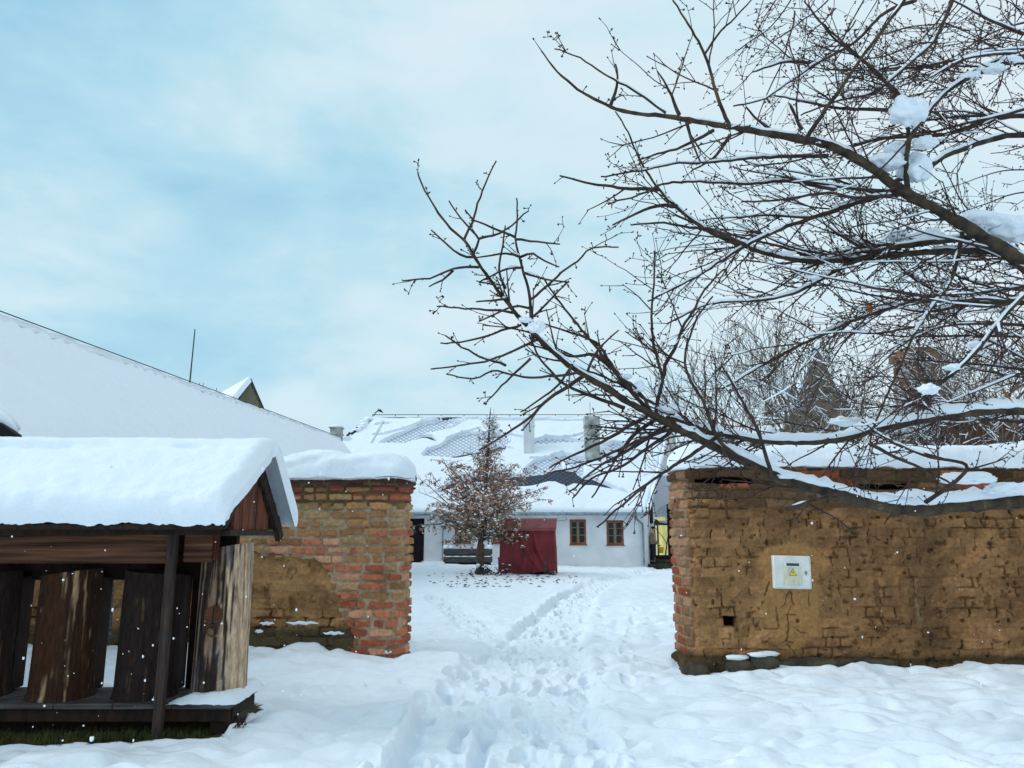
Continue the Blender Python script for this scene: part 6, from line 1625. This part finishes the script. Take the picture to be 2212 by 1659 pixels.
# facing right (+X) and a little towards the camera; arms forward-down holding a bucket
B = [((0, 0, .95), .10, .12), ((0, 0, 1.12), .11, .14), ((.0, 0, 1.32), .11, .17), ((.01, 0, 1.45), .06, .07), ((.03, 0, 1.52), .05), ((.05, 0, 1.60), .075, .072), ((.05, 0, 1.70), .078, .074),
     ((.02, -.18, 1.38), .05), ((.05, -.22, 1.12), .042), ((.22, -.20, .93), .034), ((.28, -.19, .89), .026), ((.02, .18, 1.38), .05), ((.06, .22, 1.12), .042), ((.22, .17, .95), .034), ((.28, .15, .90), .026),
     ((0, -.10, .86), .085), ((.03, -.11, .50), .058), ((-.02, -.11, .14), .038), ((.05, -.11, .06), .022), ((0, .10, .86), .085), ((-.04, .11, .50), .058), ((-.10, .11, .14), .038), ((-.03, .11, .06), .022)]
E = [(0, 1), (1, 2), (2, 3), (3, 4), (4, 5), (5, 6), (2, 7), (7, 8), (8, 9), (9, 10), (2, 11), (11, 12), (12, 13), (13, 14), (0, 15), (15, 16), (16, 17), (17, 18), (0, 19), (19, 20), (20, 21), (21, 22)]
skinned('body', B, E, M_SKIN, pr)
hb_ = MB()
hb_.blob((.125, -.015, 1.635), .018, 1, .1, 5, 6, (1.3, 1, 1.2))
hb_.build('nose', M_SKIN, pr, smooth=True)
for s in (-1, 1):     # each hand: palm, four bent fingers and a thumb round the bucket's handle
    hx, hy, hz = .29, -.19 if s < 0 else .15, .885
    N_ = [((hx, hy, hz), .022, .026), ((hx + .035, hy, hz - .015), .020, .026)]; Ed = [(0, 1)]
    for f in range(4):
        o_y = (-.024 + .016 * f) * 1.1; l = (.030, .036, .034, .026)[f]; b0 = len(N_)
        N_ += [((hx + .05, hy + o_y, hz - .02), .0085), ((hx + .05 + l * .7, hy + o_y, hz - .035), .0080), ((hx + .04 + l * .5, hy + o_y, hz - .060), .0070)]; Ed += [(1, b0), (b0, b0 + 1), (b0 + 1, b0 + 2)]
    b0 = len(N_); N_ += [((hx + .02, hy + s * -.03, hz + .012), .0095), ((hx + .045, hy + s * -.035, hz - .005), .008)]; Ed += [(0, b0), (b0, b0 + 1)]
    skinned('hand', N_, Ed, M_SKIN, pr, 1)
J = [((0, 0, .90), .18, .19), ((0, 0, 1.10), .175, .20), ((.0, 0, 1.30), .165, .21), ((.01, 0, 1.44), .10, .11), ((.02, -.19, 1.37), .09), ((.05, -.23, 1.12), .078), ((.22, -.205, .95), .054), ((.02, .19, 1.37), .09), ((.06, .23, 1.12), .078), ((.22, .175, .97), .054)]
skinned('jacket', J, [(0, 1), (1, 2), (2, 3), (2, 4), (4, 5), (5, 6), (2, 7), (7, 8), (8, 9)], M_JACK, pr)
T = [((0, 0, .92), .13, .15), ((0, -.10, .84), .105), ((.03, -.11, .50), .082), ((-.02, -.11, .14), .066), ((0, .10, .84), .105), ((-.04, .11, .50), .082), ((-.10, .11, .14), .066)]
skinned('trousers', T, [(0, 1), (1, 2), (2, 3), (0, 4), (4, 5), (5, 6)], M_TRS, pr)
for (x, y) in ((-.02, -.11), (-.10, .11)):
    skinned('boot', [((x, y, .16), .068), ((x + .01, y, .06), .068), ((x + .12, y, .045), .056), ((x + .20, y, .04), .042)], [(0, 1), (1, 2), (2, 3)], M_BLACK, pr)
skinned('beanie', [((.025, 0, 1.645), .108, .104), ((.03, 0, 1.72), .10, .096), ((.025, 0, 1.785), .06)], [(0, 1), (1, 2)], M_HAT, pr)
bk_ = thing('yellow_bucket', 'yellow bucket held by the person at the gateway', 'bucket', (pf.x + .38, 37.4, .62))
M_YB = mat_noise('yellow_plastic', lin(196, 158, 24), lin(222, 184, 50), 5, bump=.1, rough=.5)
mb = MB(); prf = [(.10, 0), (.145, .26), (.155, .27), (.135, .265), (.095, .02)]
n_ = 20
for r_, z_ in prf:
    for k in range(n_): a = 2 * math.pi * k / n_; mb.v.append((r_ * math.cos(a), r_ * math.sin(a), z_))
for i in range(len(prf) - 1):
    for k in range(n_): mb.f.append((i * n_ + k, i * n_ + (k + 1) % n_, (i + 1) * n_ + (k + 1) % n_, (i + 1) * n_ + k))
mb.f.append(tuple(reversed(range(n_)))); mb.f.append(tuple(4 * n_ + k for k in range(n_)))
mb.build('pail', M_YB, bk_, smooth=True)
mb = MB(); mb.tube([(-.02, math.cos(a) * .145, .25 + math.sin(a) * .03) for a in [math.pi * k / 10 for k in range(11)]], .006, 5); mb.build('handle', M_IRON, bk_)

# ------------------------------------------------------------ snowflakes in the air
rf_ = random.Random(77); mb = MB()
for i in range(330):
    Y = rf_.uniform(1.6, 9.0); u = rf_.uniform(-100, 2312) if i % 3 else rf_.uniform(-50, 900); v = rf_.uniform(950, 1600) if i % 3 else rf_.uniform(1000, 1600)
    p = P(u, v, Y)
    if p.z < .1: continue
    mb.blob(p, (.0012 + .0045 * rf_.random() ** 2.2) * (.6 + .1 * Y), i, .45, 4, 5, (1, 1, rf_.uniform(.6, 1.5)))
o = mb.build('falling_snow', SNOW, smooth=True); tag(o, 'scattered snowflakes drifting through the air', 'snowflakes', kind='stuff')
